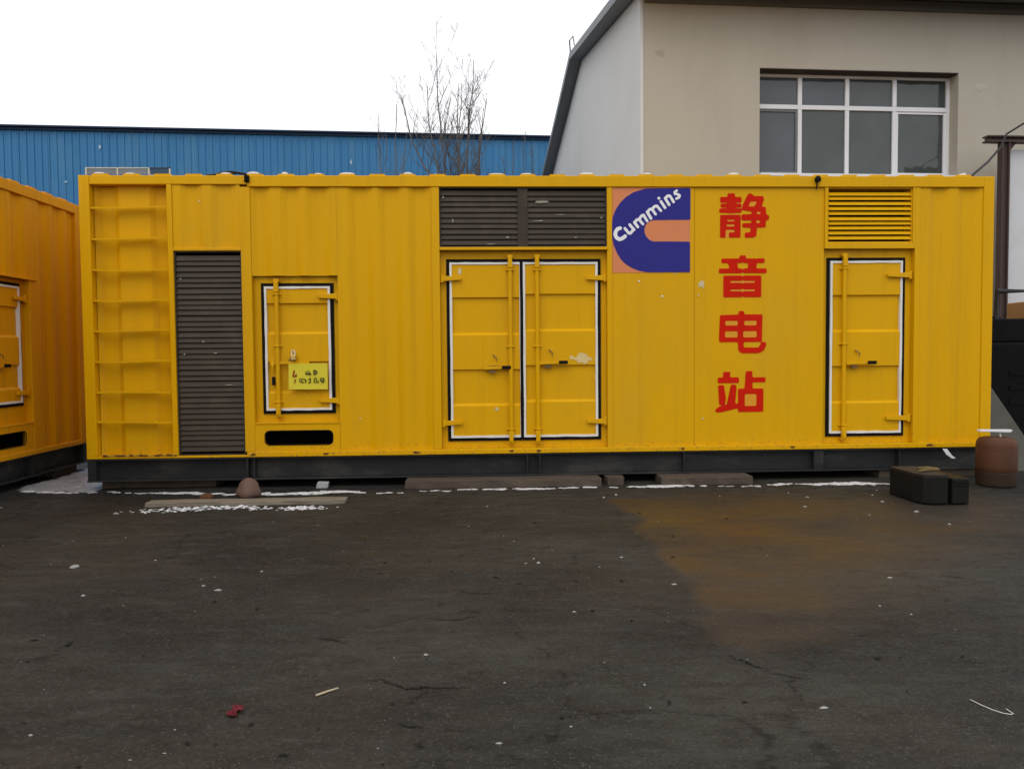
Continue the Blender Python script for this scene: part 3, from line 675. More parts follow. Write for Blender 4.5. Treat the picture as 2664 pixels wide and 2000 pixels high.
# marker lamps on the top rail
lm = MB().box(-2.223, -2.178, -0.028, -0.005, 2.93, 2.995).box(-2.216, -2.185, -0.036, -0.0285, 2.94, 2.962).box(-2.216, -2.185, -0.036, -0.0285, 2.966, 2.988)
lm.build('marker_lamp', BLK, C1, bevel=0.004)
MB().lathe([(0.002, 0), (0.024, 0.002), (0.03, 0.02), (0.028, 0.04), (0.018, 0.055), (0.002, 0.06)], (3.331, -0.032, 2.935), 16).tube([(3.331, -0.02, 2.94), (3.332, -0.012, 2.905), (3.325, -0.008, 2.865)], 0.006, 6).build('marker_lamp', BLK, C1)
# ---- logo
lo = (1.301, 2.886, 205, 118); ls = (0.000594, 0.000584)
lg = MB().box(1.307, 2.076, 0.0125, 0.0155, 2.062, 2.887).build('logo_panel', LORANGE, C1)
blueC = [(1513,120),(770,130),(700,150),(560,195),(440,270),(340,370),(270,480),(225,590),(210,700),(207,850),(217,980),(240,1080),(262,1130),(300,1220),(360,1310),(440,1390),(540,1450),(650,1495),(800,1524),(1505,1522),(1508,1012),(890,1010),(830,985),(780,930),(748,860),(745,800),(765,740),(800,690),(850,665),(920,652),(1513,650)]
paint('logo_letter', lg, LBLUE, [blueC], [], [], (205, 118, 1515, 1530), lo, ls, 0.0098, step=10, rnd=1)
C_ = [([(342,788),(300,802),(268,845),(262,900),(285,950),(330,975),(380,958),(425,922)], 62),
      ([(422,792),(485,872),(515,872),(552,828)], 46), ([(500,730),(575,815)], 46),
      ([(578,690),(638,770)], 46), ([(590,690),(615,650),(655,640),(722,722)], 44), ([(665,640),(690,590),(730,568),(792,672)], 44),
      ([(792,518),(855,628)], 48), ([(800,520),(830,478),(870,470),(932,558)], 44), ([(880,470),(915,425),(955,420),(1020,500)], 44),
      ([(1020,345),(1090,452)], 46), ([(985,292),(987,294)], 50),
      ([(1090,290),(1158,402)], 46), ([(1098,290),(1130,252),(1170,252),(1232,355)], 44),
      ([(1285,165),(1248,190),(1255,222),(1305,228),(1335,248),(1322,280),(1275,300)], 40)]
paint('logo_wordmark', lg, LWHITE, [], [], C_, (205, 118, 1515, 1530), lo, ls, 0.0072, step=6, rnd=1)
# ---- red characters
cs = (0.001043, 0.001017)
def glyph(shapes, holes, box, org):
    paint('overspray', C1, HALO, shapes, [], [], box, org, cs, 0.0205, step=5, rnd=2)
    paint('lettering', C1, LRED, shapes, holes, [], box, org, cs, 0.0185, step=5, rnd=1)
jing = [rect(1235,228,1305,420), rect(1162,262,1368,318), rect(1168,327,1368,364), rect(1155,374,1368,416), rect(1162,434,1360,655),
        [(1435,228),(1470,232),(1485,255),(1575,255),(1584,285),(1560,355),(1600,360),(1605,432),(1632,440),(1632,480),(1602,490),(1600,555),(1516,560),(1510,640),(1480,655),(1400,655),(1400,605),(1452,605),(1456,560),(1376,556),(1376,516),(1465,512),(1465,490),(1370,488),(1370,430),(1465,427),(1465,405),(1370,388),(1382,330),(1420,255)]]
jh = [rect(1228,482,1302,498), rect(1222,526,1302,546), rect(1216,578,1302,602), rect(1216,602,1248,670), [(1455,308),(1518,305),(1490,355),(1430,355)], rect(1515,404,1550,430), rect(1510,488,1546,514), rect(1305,318,1375,327), rect(1162,318,1235,327), rect(1305,364,1372,374), rect(1162,364,1235,374)]
glyph(jing, jh, (1150, 225, 1640, 660), (2.368, 2.835, 1155, 228))
yin = [rect(1348,828,1408,860), rect(1175,858,1590,902), [(1235,902),(1325,902),(1335,955),(1252,955)], [(1432,902),(1515,902),(1508,955),(1425,955)], rect(1150,955,1610,1001), rect(1192,1022,1557,1232)]
glyph(yin, [rect(1257,1075,1500,1093), rect(1257,1157,1500,1175), rect(1375,862,1382,1235)], (1145, 825, 1615, 1235), (2.366, 2.228, 1150, 828))
dian = [rect(825,110,878,150), [(645,150),(850,143),(1055,145),(1050,412),(645,412),(635,395)], [(815,405),(875,405),(875,465),(1020,465),(1045,415),(1085,412),(1095,440),(1068,498),(1020,522),(860,522),(825,500)]]
glyph(dian, [rect(697,205,817,250), rect(880,205,998,250), rect(695,308,817,367), rect(870,308,1000,367)], (632, 108, 1098, 525), (2.367, 1.682, 635, 110))
zhan = [rect(678,692,745,752), rect(625,748,830,805), [(628,822),(685,822),(705,950),(695,1018),(640,1018)], [(752,820),(800,820),(808,850),(795,1000),(822,1010),(822,1050),(660,1088),(605,1088),(600,1065),(640,1032),(712,1016)], [(895,690),(960,686),(962,865),(884,865)], rect(955,750,1088,800), rect(822,860,1067,1087)]
glyph(zhan, [rect(887,912,1000,1030)], (598, 685, 1090, 1090), (2.330, 1.086, 600, 688))
# ---- warning sign on the small door
sg_ = MB().add([(-1.850, 0.012, 1.201), (-1.478, 0.012, 1.203), (-1.478, 0.016, 1.203), (-1.850, 0.016, 1.201), (-1.852, 0.004, 0.952), (-1.478, 0.012, 0.949), (-1.478, 0.016, 0.949), (-1.852, 0.008, 0.952)],
    [(0,4,5,1),(3,2,6,7),(0,1,2,3),(4,7,6,5),(1,5,6,2),(0,3,7,4)]).build('warning_sign', SIGNY, C1)
so = (-1.842, 1.201, 665, 610); ss_ = (0.000398, 0.000398)
paint('sign_symbol', sg_, SIGNR, [], [], [([(785,775),(752,915),(825,920),(828,870)], 30), ([(806,1000),(794,1040)], 30), ([(786,1074),(784,1076)], 26)], (700, 740, 880, 1110), so, ss_, 0.0015, step=6, rnd=0)
K_ = [([(1055,862),(1175,872)], 30), ([(1060,805),(1085,835)], 22), ([(1115,795),(1170,860)], 26), ([(1255,775),(1258,875)], 26), ([(1255,775),(1320,800),(1322,840),(1270,878)], 26),
      ([(928,970),(908,1020),(928,1068)], 20), ([(965,970),(962,1065),(1000,1072)], 22), ([(1000,980),(1065,1015),(1040,1072)], 24), ([(1165,970),(1120,1000)], 22), ([(1165,970),(1160,1072),(1120,1070)], 24),
      ([(1258,970),(1255,1070),(1312,1070),(1312,970),(1258,970)], 20), ([(1355,1040),(1345,1070)], 26), ([(1400,1000),(1430,968),(1492,970),(1490,1062),(1440,1064),(1410,1025),(1470,1020)], 22)]
paint('sign_lettering', sg_, SIGNK, [], [], K_, (880, 740, 1520, 1110), so, ss_, 0.0018, step=6, rnd=0)
# padlock hanging on the small door
pk = thing('padlock', 'small brass padlock hanging above the yellow warning sign', 'padlock', (-1.80, -0.004, 1.235))
MB().box(-0.024, 0.024, -0.012, 0.012, 0, 0.05).build('lock_body', BRASS, pk, bevel=0.004)
MB().tube([(-0.016, 0, 0.048), (-0.016, 0, 0.08), (-0.008, 0, 0.096), (0.008, 0, 0.096), (0.016, 0, 0.08), (0.016, 0, 0.048)], 0.005, 8).build('shackle', WHT, pk)
MB().prism([(-1.86, 1.226), (-1.785, 1.226), (-1.79, 1.30), (-1.81, 1.30)], 0.008, 0.018, 'y').build('hasp', GREY_STEEL, leaf_s, bevel=0.002)

# ------------------------------------------------------------------ second container (side seen receding at the left)
C2 = thing('generator_container', 'shaded yellow generator container standing crosswise with its corrugated side and small door', 'container', (-4.53, 0, 0), R(90))
x0c, x1c = -7.44, 1.48
shell(C2, x0c, x1c, DEP, YEL_SHADED)
skid(C2, x0c, x1c, DEP, [(1.40, 1.477), (0.44, 0.455), (-1.6, -1.585), (-3.6, -3.585)])
MB().box(x0c, x0c+0.11, 0, 0.119, 0.30, 3.0).build('corner_post', YEL_SHADED, C2, bevel=0.006)
MB().box(1.372, x1c, 0, 0.119, 0.30, 3.0).build('corner_post', YEL_SHADED, C2, bevel=0.006)
MB().box(x0c+0.111, 1.371, -0.004, 0.10, 2.893, 2.998).build('top_rail', YEL_SHADED, C2, bevel=0.005)
MB().box(x0c+0.111, 1.371, -0.012, 0.10, 0.301, 0.350).build('bottom_rail', YEL_SHADED, C2, bevel=0.006)
corr(C2, 0.586, 1.371, 0.351, 2.892, [(0.70, 0.84), (0.97, 1.12), (1.25, 1.352)], mt=YEL_SHADED)
MB().box(0.47, 0.585, 0.003, 0.12, 0.351, 2.06).build('door_post', YEL_SHADED, C2, bevel=0.004)
corr(C2, -0.42, 0.585, 2.075, 2.892, [(-.36, -.2), (-.05, 0.09), (0.25, 0.40)], mt=YEL_SHADED)
MB().box(-0.42, 0.585, -0.014, 0.05, 2.061, 2.074).build('door_hood', YEL_SHADED, C2, bevel=0.003)
frame_recess(C2, -0.36, 0.469, 0.62, 2.06, -0.29, 0.405, 0.80, 2.02, YEL_SHADED)
d4 = door(C2, -0.29, 0.405, 0.80, 2.02, (1.78, 1.21), (1.49, 0.98), -0.12, 1, (1.87, 0.93), YEL_SHADED, handle=(-0.10, 0.12, 1.20))
link('vent_plate', plate_hole([(-0.36, 0.351), (0.469, 0.351), (0.469, 0.619), (-0.36, 0.619)], [pill(-0.29, 0.335, 0.417, 0.548, 0.04)], 0.008, 0.012), YEL_SHADED, C2)
link('slot_rim', plate_hole(pill(-0.298, 0.343, 0.409, 0.556, 0.045), [pill(-0.29, 0.335, 0.417, 0.548, 0.04)], 0.0045, 0.0079), BLK, C2)
MB().box(-0.361, 0.469, 0.0, 0.0715, 0.6195, 0.632).build('door_sill', YEL_SHADED, C2, bevel=0.002)
MB().box(-0.42, -0.3615, 0.003, 0.12, 0.351, 2.06).build('door_post', YEL_SHADED, C2, bevel=0.004)
corr(C2, x0c+0.111, -0.421, 0.351, 2.892, auto_rec(x0c+0.12, -0.43), mt=YEL_SHADED)

# ------------------------------------------------------------------ blue warehouse
BY, BA = 14.5, 0.0575
WH = thing('blue_warehouse', 'long blue metal clad warehouse wall behind the yellow containers', 'warehouse', (0, BY, 0), BA)
ZT = 7.53; sheet = 0.78; pitch = 0.195
prof = []
for k in range(4):
    a = k*pitch
    prof += [(a, 0.0), (a+0.012, 0.0), (a+0.020, -0.028), (a+0.040, -0.028), (a+0.048, 0.0), (a+0.118, 0.0), (a+0.121, -0.004), (a+0.127, -0.004), (a+0.130, 0)]
prof.append((sheet-0.004, 0.0))
me = MB().strip(prof, 0.02, ZT-0.05, 'z').mesh('wall_sheet'); me.materials.append(BLUE)
for k in range(-20, 9):
    o = bpy.data.objects.new('wall_sheet', me); COL.objects.link(o); o.parent = WH; o.location = (k*sheet, random.uniform(-0.006, 0.006), 0)
MB().box(-16.0, 7.2, 0.06, 12.0, 0.02, ZT-0.06).build('frame_core', BLUEFL, WH)
MB().prism([(-0.16, ZT-0.02), (-0.16, ZT+0.02), (0.3, ZT+0.06), (12.3, ZT+0.9), (12.3, ZT+0.8), (0.3, ZT-0.04)], -16.3, 7.3, 'x').build('roof', BLUEFL, WH)
MB().box(-16.0, 7.2, -0.075, -0.035, ZT-0.085, ZT-0.022).build('eave_flashing', BLUEFL, WH)

for i in range(16):
    scuff(WH, random.uniform(-12, 1.2), random.uniform(5.6, 7.3), random.uniform(.03, .06), random.uniform(.03, .08), -0.04, 120+i, mat('pale_fleck', (0.40, 0.50, 0.58), 0.7, var=0.2), step=0.012)

# ------------------------------------------------------------------ beige building
BB = thing('rendered_building', 'beige rendered building with grey gable side and white framed window', 'building', (0, 3.6, 0), 0.045)
UC, UR, WD = 2.398, 16.0, 10.0
win = [(4.19, 3.93), (7.31, 3.93), (7.31, 5.475), (4.19, 5.475)]
# gable profile (w, z)
RIDGE = (4.75, 7.36)
zf = RIDGE[1]-0.179*RIDGE[0]; zb_ = RIDGE[1]-0.305*(WD-RIDGE[0])
link('front_wall', plate_hole([(UC, 0.0), (UR, 0.0), (UR, zf-0.002), (UC, zf-0.002)], [win], 0.0, 0.30), BEIGE, BB)
MB().prism([(0.004, 0.0), (WD, 0.0), (WD, zb_), (RIDGE[0], RIDGE[1]), (0.004, zf)], UC-0.005, UC-0.0005, 'x').build('gable_render', GREYW, BB)
MB().prism([(0.302, 0.0), (WD-0.01, 0.0), (WD-0.01, zb_-0.02), (RIDGE[0], RIDGE[1]-0.02), (0.302, zf-0.02)], UC, UC+0.28, 'x').build('side_wall', GREYW, BB)
# corner trim bead
MB().box(UC-0.012, UC+0.03, -0.008, 0.0035, 0.0, zf-0.05).build('corner_bead', GREYW, BB)
oh = 0.26
def roof_slab(w0, z0, w1, z1, th=0.13):
    return [(w0, z0), (w1, z1), (w1, z1+th), (w0, z0+th)]
MB().prism([(-0.62, zf-0.62*0.179+0.012), (RIDGE[0], RIDGE[1]+0.012), (RIDGE[0], RIDGE[1]+0.15), (-0.62, zf-0.62*0.179+0.15)], UC-oh, UR+0.3, 'x').build('roof', ROOFG, BB)
MB().prism([(RIDGE[0], RIDGE[1]+0.012), (WD+0.5, zb_-0.5*0.305+0.012), (WD+0.5, zb_-0.5*0.305+0.15), (RIDGE[0], RIDGE[1]+0.15)], UC-oh, UR+0.3, 'x').build('roof', ROOFG, BB)
MB().box(UC+0.05, UR, -0.06, -0.001, zf-0.15, zf-0.02).build('eave_shade_strip', mat('eave_shade_grey', (0.13, 0.125, 0.12), 0.6), BB)  # dark strip added to paint in the shade under the eave
fin = MB().tube([(UC-oh+0.02, RIDGE[0], RIDGE[1]+0.13), (UC-oh, RIDGE[0]-0.02, RIDGE[1]+0.40)], 0.014, 6).tube([(UC-oh, RIDGE[0]-0.02, RIDGE[1]+0.39), (UC-oh, RIDGE[0]-0.45, RIDGE[1]+0.30), (UC-oh, RIDGE[0]-0.6, RIDGE[1]+0.06)], 0.010, 5)
fin.build('ridge_bracket', CABLE, BB)
scuff(BB, 2.69, 5.645, 0.085, 0.06, -0.003, 41, mat('old_plaster_patch', (0.37, 0.33, 0.27), 0.9, var=0.05))
scuff(BB, 7.66, 5.27, 0.10, 0.07, -0.003, 43, mat('pale_plaster_patch', (0.47, 0.44, 0.37), 0.9, var=0.05))
# window
wx0, wx1, wz0, wz1 = 4.19, 7.31, 3.93, 5.475
wy = 0.20
wn = link('window', plate_hole([(wx0, wz0), (wx1, wz0), (wx1, wz1), (wx0, wz1)], [[(wx0+0.05, wz0+0.05), (wx1-0.05, wz0+0.05), (wx1-0.05, wz1-0.05), (wx0+0.05, wz1-0.05)]], wy, wy+0.06), PVC, BB)
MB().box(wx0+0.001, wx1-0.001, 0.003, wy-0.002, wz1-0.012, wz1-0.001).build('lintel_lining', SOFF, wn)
xs_ = [wx0+0.05, 4.91, 5.66, 6.42, wx1-0.05]
ZM0, ZM1 = 4.945, 5.012
MB().box(wx0+0.05, wx1-0.05, wy-0.004, wy+0.05, ZM0, ZM1).build('transom', PVC, wn, bevel=0.004)
for x in xs_[1:4]:
    MB().box(x-0.031, x+0.031, wy-0.002, wy+0.05, ZM1+0.0005, wz1-0.05).build('mullion', PVC, wn, bevel=0.004)
    MB().box(x-0.031, x+0.031, wy-0.002, wy+0.05, wz0+0.05, ZM0-0.0005).build('mullion', PVC, wn, bevel=0.004)
for k in range(4):
    a = xs_[k]+(0.031 if k else 0); b = xs_[k+1]-(0.031 if k < 3 else 0)
    MB().box(a, b, wy+0.03, wy+0.036, ZM1, wz1-0.05).build('pane', PANEB if k < 2 else PANE, wn)
    if k in (0, 3):
        f = 0.035
        link('sash', plate_hole([(a, wz0+0.05), (b, wz0+0.05), (b, ZM0), (a, ZM0)], [[(a+f, wz0+0.05+f), (b-f, wz0+0.05+f), (b-f, ZM0-f), (a+f, ZM0-f)]], wy+0.012, wy+0.045), PVC if k == 3 else mat('grey_sash', (0.16, 0.17, 0.17), 0.5), wn)
        MB().box(a+f, b-f, wy+0.033, wy+0.039, wz0+0.05+f, ZM0-f).build('pane', PANEB if k == 0 else PANE, wn)
    else:
        MB().box(a, b, wy+0.03, wy+0.036, wz0+0.05, ZM0).build('pane', PANE, wn)
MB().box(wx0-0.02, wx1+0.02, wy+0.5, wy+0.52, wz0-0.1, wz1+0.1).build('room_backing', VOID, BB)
MB().box(wx0-0.0, wx1+0.0, -0.05, wy-0.002, wz0-0.045, wz0-0.001).build('window_sill', PVC, wn, bevel=0.004)

# ------------------------------------------------------------------ bare trees behind the container
def tree(name, label, base, limbs, seed, trunk_r, fork_z, twig=1.0):
    rnd = random.Random(seed)
    root = thing(name, label, 'tree', base, group='bare trees between the containers and the warehouse')
    tr = MB(); cr = MB()
    top = Vector((rnd.uniform(-.1, .1), rnd.uniform(-.1, .1), fork_z))
    tr.tube([(0, 0, -0.02), (0.02, 0.01, fork_z*0.4), tuple(top*1.0)], [trunk_r*1.5, trunk_r*1.1, trunk_r*0.8], 10)
    def wiggle(a, b, n, amp, r0_, r1_, bow=0.0):
        a = Vector(a); b = Vector(b); P = []; off = Vector((0, 0, 0)); h = Vector((b.x-a.x, b.y-a.y, 0))
        for i in range(n+1):
            t = i/n; p = a.lerp(b, t) + off*math.sin(math.pi*t) + h*bow*math.sin(math.pi*t)
            if 0 < i < n: off = off*0.7 + Vector((rnd.uniform(-amp, amp), rnd.uniform(-amp, amp), rnd.uniform(-amp, amp)*0.3))
            P.append(p)
        return P, [r0_+(r1_-r0_)*(i/n) for i in range(n+1)]
    def branch(P, Rr, level):
        if level > 3: return
        n = len(P); L = (P[-1]-P[0]).length
        cnt = int((5 if level == 1 else 3) * twig * min(1.6, L/1.2)) + 1
        for _ in range(cnt):
            i = rnd.randint(max(1, n//5), n-2) if n > 3 else 1
            d = (P[min(i+1, n-1)]-P[i-1]).normalized()
            side = Vector((rnd.uniform(-1, 1), rnd.uniform(-1, 1), rnd.uniform(-0.1, 0.8))).normalized()
            l = L*rnd.uniform(0.18, 0.42)*(1-0.4*i/n)
            e = P[i] + (d*0.55+side*0.75+Vector((0, 0, 0.35))).normalized()*l
            Q, q = wiggle(P[i], e, 5, 0.03*l, Rr[i]*0.42, 0.0022)
            cr.tube(Q, [max(0.0025, v) for v in q], 4, cap=False)
            branch(Q, q, level+1)
    for (tx, ty, tz, rr_, sx, sz) in limbs:
        st = Vector((sx, 0, sz))
        P, q = wiggle(st, (tx, ty, tz), 11, 0.05, rr_*0.85, 0.007, bow=rnd.uniform(0.05, 0.2))
        cr.tube(P, [max(0.005, v) for v in q], 6, cap=False)
        branch(P, q, 1)
    tr.build('trunk', BARK, root, smooth=True); cr.build('crown', BARK, root, smooth=True)
    return root
bx = -0.42
tree('bare_tree', 'leafless many stemmed tree rising above the blue warehouse roof', (bx, 9.0, 0), [
    (-0.45, .2, 7.75, .040, -.10, 3.6), (-0.62, -.3, 6.9, .034, -.10, 3.4), (-1.25, .4, 6.95, .032, -.08, 4.2), (0.02, .5, 7.25, .034, 0, 3.7),
    (0.35, -.3, 7.45, .036, .05, 3.6), (0.10, -.5, 6.9, .032, .02, 3.8), (0.62, .3, 6.85, .036, .08, 3.6), (0.55, -.1, 6.5, .028, .08, 3.7),
    (0.25, .6, 6.6, .026, .05, 3.8), (-0.3, .6, 6.7, .026, -.06, 3.7)], 3, 0.12, 4.2, twig=2.0)
tree('bare_tree', 'thin leafless sapling with few upright stems left of the big bare tree', (-1.85, 9.3, 0), [
    (0.08, .1, 6.75, .022, 0, 3.6), (-0.28, -.1, 6.45, .016, 0, 3.8), (0.3, .2, 6.2, .014, 0, 3.8), (-.15, .1, 6.1, .014, 0, 3.8), (0.42, -.2, 5.9, .012, 0, 3.9)], 5, 0.045, 3.9, twig=0.6)
tree('bare_tree', 'thin leafless sapling beside the dark edged gable', (1.0, 9.2, 0), [
    (0.05, .1, 6.15, .016, 0, 3.8), (-0.25, -.1, 5.9, .014, 0, 3.8), (0.22, .2, 5.75, .012, 0, 3.9), (-.45, .1, 5.6, .012, 0, 3.8)], 8, 0.04, 3.9, twig=0.6)

# ------------------------------------------------------------------ supports and clutter by the container
def timber(name, label, x0, x1, y0, y1, h, mt, rot=0.0, seed=0, cat='timber', group=None):
    rnd = random.Random(seed); n = 12; b = MB(); vs = []
    L = x1-x0; W_ = y1-y0
    for i in range(n+1):
        x = -L/2+L*i/n
        j = lambda a=0.010: rnd.uniform(-a, a)
        e = 0.012 if i in (0, n) else 0
        vs += [(x+e*rnd.uniform(-1, 1), -W_/2+j(), 0.0), (x, W_/2+j(), 0.0), (x, W_/2+j(), h-abs(j(0.005))), (x+e*rnd.uniform(-1, 1), -W_/2+j(), h-abs(j(0.005)))]
    fs = [(3, 2, 1, 0), (4*n, 4*n+1, 4*n+2, 4*n+3)]
    for i in range(n):
        for k in range(4): fs.append((4*i+k, 4*i+(k+1) % 4, 4*i+4+(k+1) % 4, 4*i+4+k))
    o = b.add(vs, fs).build(name, mt, None, bevel=0.006)
    o.location = ((x0+x1)/2, (y0+y1)/2, gz((x0+x1)/2, (y0+y1)/2)-0.002); o.rotation_euler = (0, 0, rot)
    return tag(o, label, cat, group)
timber('timber_sleeper', 'long weathered timber sleeper under the skid below the double doors', -0.72, 1.15, -0.21, 0.10, 0.082, TIMB, -0.02, 1)
timber('timber_block', 'short dark timber block under the skid beside the long sleeper', 1.215, 1.39, -0.15, 0.10, 0.080, TIMB, 0, 2)
timber('timber_sleeper', 'split timber sleeper under the skid below the red characters', 1.74, 2.62, -0.23, 0.10, 0.082, TIMB, 0.0, 3)
timber('timber_sleeper', 'timber sleeper set back under the ladder end of the skid', -3.70, -2.6, 0.12, 0.40, 0.082, TIMB, 0.0, 4)
timber('timber_sleeper', 'timber sleeper set back under the skid by the brown drum', 4.0, 5.0, 0.02, 0.30, 0.082, TIMB, 0.0, 5)
timber('timber_sleeper', 'timber sleeper under the crosswise container', -5.0, -4.56, 0.9, 1.3, 0.082, TIMB, 0.0, 6)
timber('wooden_plank', 'grey weathered plank lying flat on the asphalt before the tall louvre', -2.86, -1.17, -0.87, -0.74, 0.045, PLANK, 0.01, 9, cat='plank')
# rounded reddish stone
def rock(name, label, c, r, seed, mt, cat='stone', sub=3, group=None):
    bm = bmesh.new(); bmesh.ops.create_icosphere(bm, subdivisions=sub, radius=1)
    rnd = random.Random(seed); ph = [rnd.uniform(0, 6) for _ in range(6)]
    for v in bm.verts:
        p = v.co; k = 1+0.12*math.sin(3*p.x+ph[0])+0.10*math.sin(4*p.y+ph[1])+0.06*math.sin(5*p.z+ph[2])+0.03*math.sin(9*p.x+7*p.y+ph[3])
        v.co = Vector((p.x*r[0]*k, p.y*r[1]*k, max(p.z, -0.55)*r[2]*k))
    zmin = min(v.co.z for v in bm.verts)
    me_ = bpy.data.meshes.new(name); bm.to_mesh(me_); bm.free()
    o = link(name, me_, mt, None, smooth=True); o.location = (c[0], c[1], gz(c[0], c[1])-zmin-0.003)
    return tag(o, label, cat, group)
rock('rounded_stone', 'reddish brown rounded stone behind the grey plank', (-2.09, -0.55), (0.115, 0.10, 0.10), 4, STONE)
rock('brick_lump', 'small rusty brown brick lump behind the left half of the plank', (-2.47, -0.52), (0.06, 0.05, 0.035), 6, RUST, cat='brick')
rock('pale_stone', 'pale flat stone lying alone on the open asphalt', (-2.46, -2.73), (0.026, 0.036, 0.012), 9, PEB, sub=2)
o = MB().prism([(-0.06, 0.0), (0.05, 0.0), (0.06, 0.058), (-0.045, 0.062)], -0.03, 0.03, 'y').build('foam_block', FOAM, None, bevel=0.006)
o.location = (-1.53, -0.06, gz(-1.53, -0.06)); tag(o, 'small pale foam block against the skid right of the rounded stone', 'foam block')

# old snow along the foot of the container and between the two containers
def blob_field(name, fn, x0, x1, y0, y1, step, hmax, mt, label):
    gx = np.arange(x0, x1, step); gy = np.arange(y0, y1, step); X, Y = np.meshgrid(gx, gy)
    f = fn(X, Y); V, F = [], []
    ins = f > 0; ids = {}
    def vid(j, i):
        if (j, i) not in ids:
            ids[(j, i)] = len(V); h = min(1.0, max(0.0, f[j, i])*3)
            jj = 0.3*step
            V.append((gx[i]+random.uniform(-jj, jj), gy[j]+random.uniform(-jj, jj), gz(gx[i], gy[j])+0.003+h*hmax*random.uniform(0.4, 1.0)))
        return ids[(j, i)]
    for j in range(len(gy)-1):
        for i in range(len(gx)-1):
            if ins[j, i] or ins[j, i+1] or ins[j+1, i] or ins[j+1, i+1]:
                F.append((vid(j, i), vid(j, i+1), vid(j+1, i+1), vid(j+1, i)))
    me_ = bpy.data.meshes.new(name); me_.from_pydata(V, [], F)
    o = link(name, me_, mt); return tag(o, label, 'snow', None, 'stuff')
def base_line(X): return np.interp(X, [-4.6, -4.37, -3.4, -3.0, -2.2, -1.2, -0.7, 0.2, 1.46, 2.6, 3.3, 3.9], [0.0, -0.02, -0.16, -0.19, -0.30, -0.33, -0.36, -0.30, -0.26, -0.33, -0.28, -0.40])
def snow_line(X, Y):
    d = np.abs(Y-base_line(X)-(fbm(X*3.1, X*0+2.2, 57, 4)-0.47)*0.22); wd = 0.012+0.05*fbm(X*1.1+3, X*0+0.5, 51, 3)**2*2
    amp = np.clip((fbm(X*2.2, Y*0+1.7, 52, 4)-0.30)*4, 0, 1)
    right = np.clip((X-2.6)*2, 0, 1)*(X < 3.75)*0.06
    left = np.clip((-1.0-X)*1.5, 0, 1)*np.clip((X+2.2)*3, 0, 1)*0.03
    return (wd+right+left)*amp-d-(fbm(X*16, Y*22, 53, 3)-0.42)*0.14
blob_field('snow_ridge', snow_line, -4.4, 3.95, -0.55, 0.12, 0.014, 0.034, SNOW, 'thin dirty line of old snow along the foot of the long container')
def snow_plank(X, Y):
    a = 1-((X+2.30)/0.55)**2-((Y+0.99-0.06*np.sin(X*5))/0.10)**2; b = 1-((X+1.50)/0.22)**2-((Y+1.03)/0.09)**2
    return np.maximum(a, b)*0.25+(fbm(X*48, Y*48, 61, 3)-0.62)*1.9
blob_field('snow_crust', snow_plank, -3.0, -1.1, -1.25, -0.88, 0.009, 0.014, SNOW, 'broken crust of icy snow in front of the grey plank')
def slush(X, Y):
    d = np.minimum(np.minimum(X+4.50, -3.72-X)*2.2, np.minimum(Y-base_line(X)*0.8, 2.1-Y))
    return d+(fbm(X*2.5, Y*2.5, 71, 4)-0.52)*0.55
blob_field('slush', slush, -4.55, -3.6, -0.2, 2.2, 0.03, 0.012, SLUSH, 'grey slush on the ground between the two containers')
# snow left on the roof crests
def roof_snow():
    b = MB(); x = XL+0.03; k = 0
    while x+0.29 < XR-0.02:
        k += 1
        if not (2.9 < x < 4.4) and random.random() > 0.3:
            l = random.uniform(0.05, 0.17); cx = x+0.17+random.uniform(-.02, .02); h = random.uniform(0.006, 0.018); y1_ = random.uniform(0.3, 1.6)
            n = 7; ring_ = []
            for i in range(n):
                t = i/(n-1); xx = cx-l/2+l*t; ring_.append((xx, 3.017+h*math.sin(math.pi*t)**0.5+0.0015))
            prof_ = [(cx-l/2, 3.0165), ] + ring_[1:-1] + [(cx+l/2, 3.0165)]
            b.prism(prof_, 0.008+random.uniform(0, 0.01), y1_+0.2, 'y')
        x += 0.29
    o = b.build('roof_snow', mat('roof_snow', (0.80, 0.78, 0.72), 0.7, var=0.05), None)
    return tag(o, 'thin leftovers of snow on the roof crests of the long container', 'snow', None, 'stuff')
roof_snow()

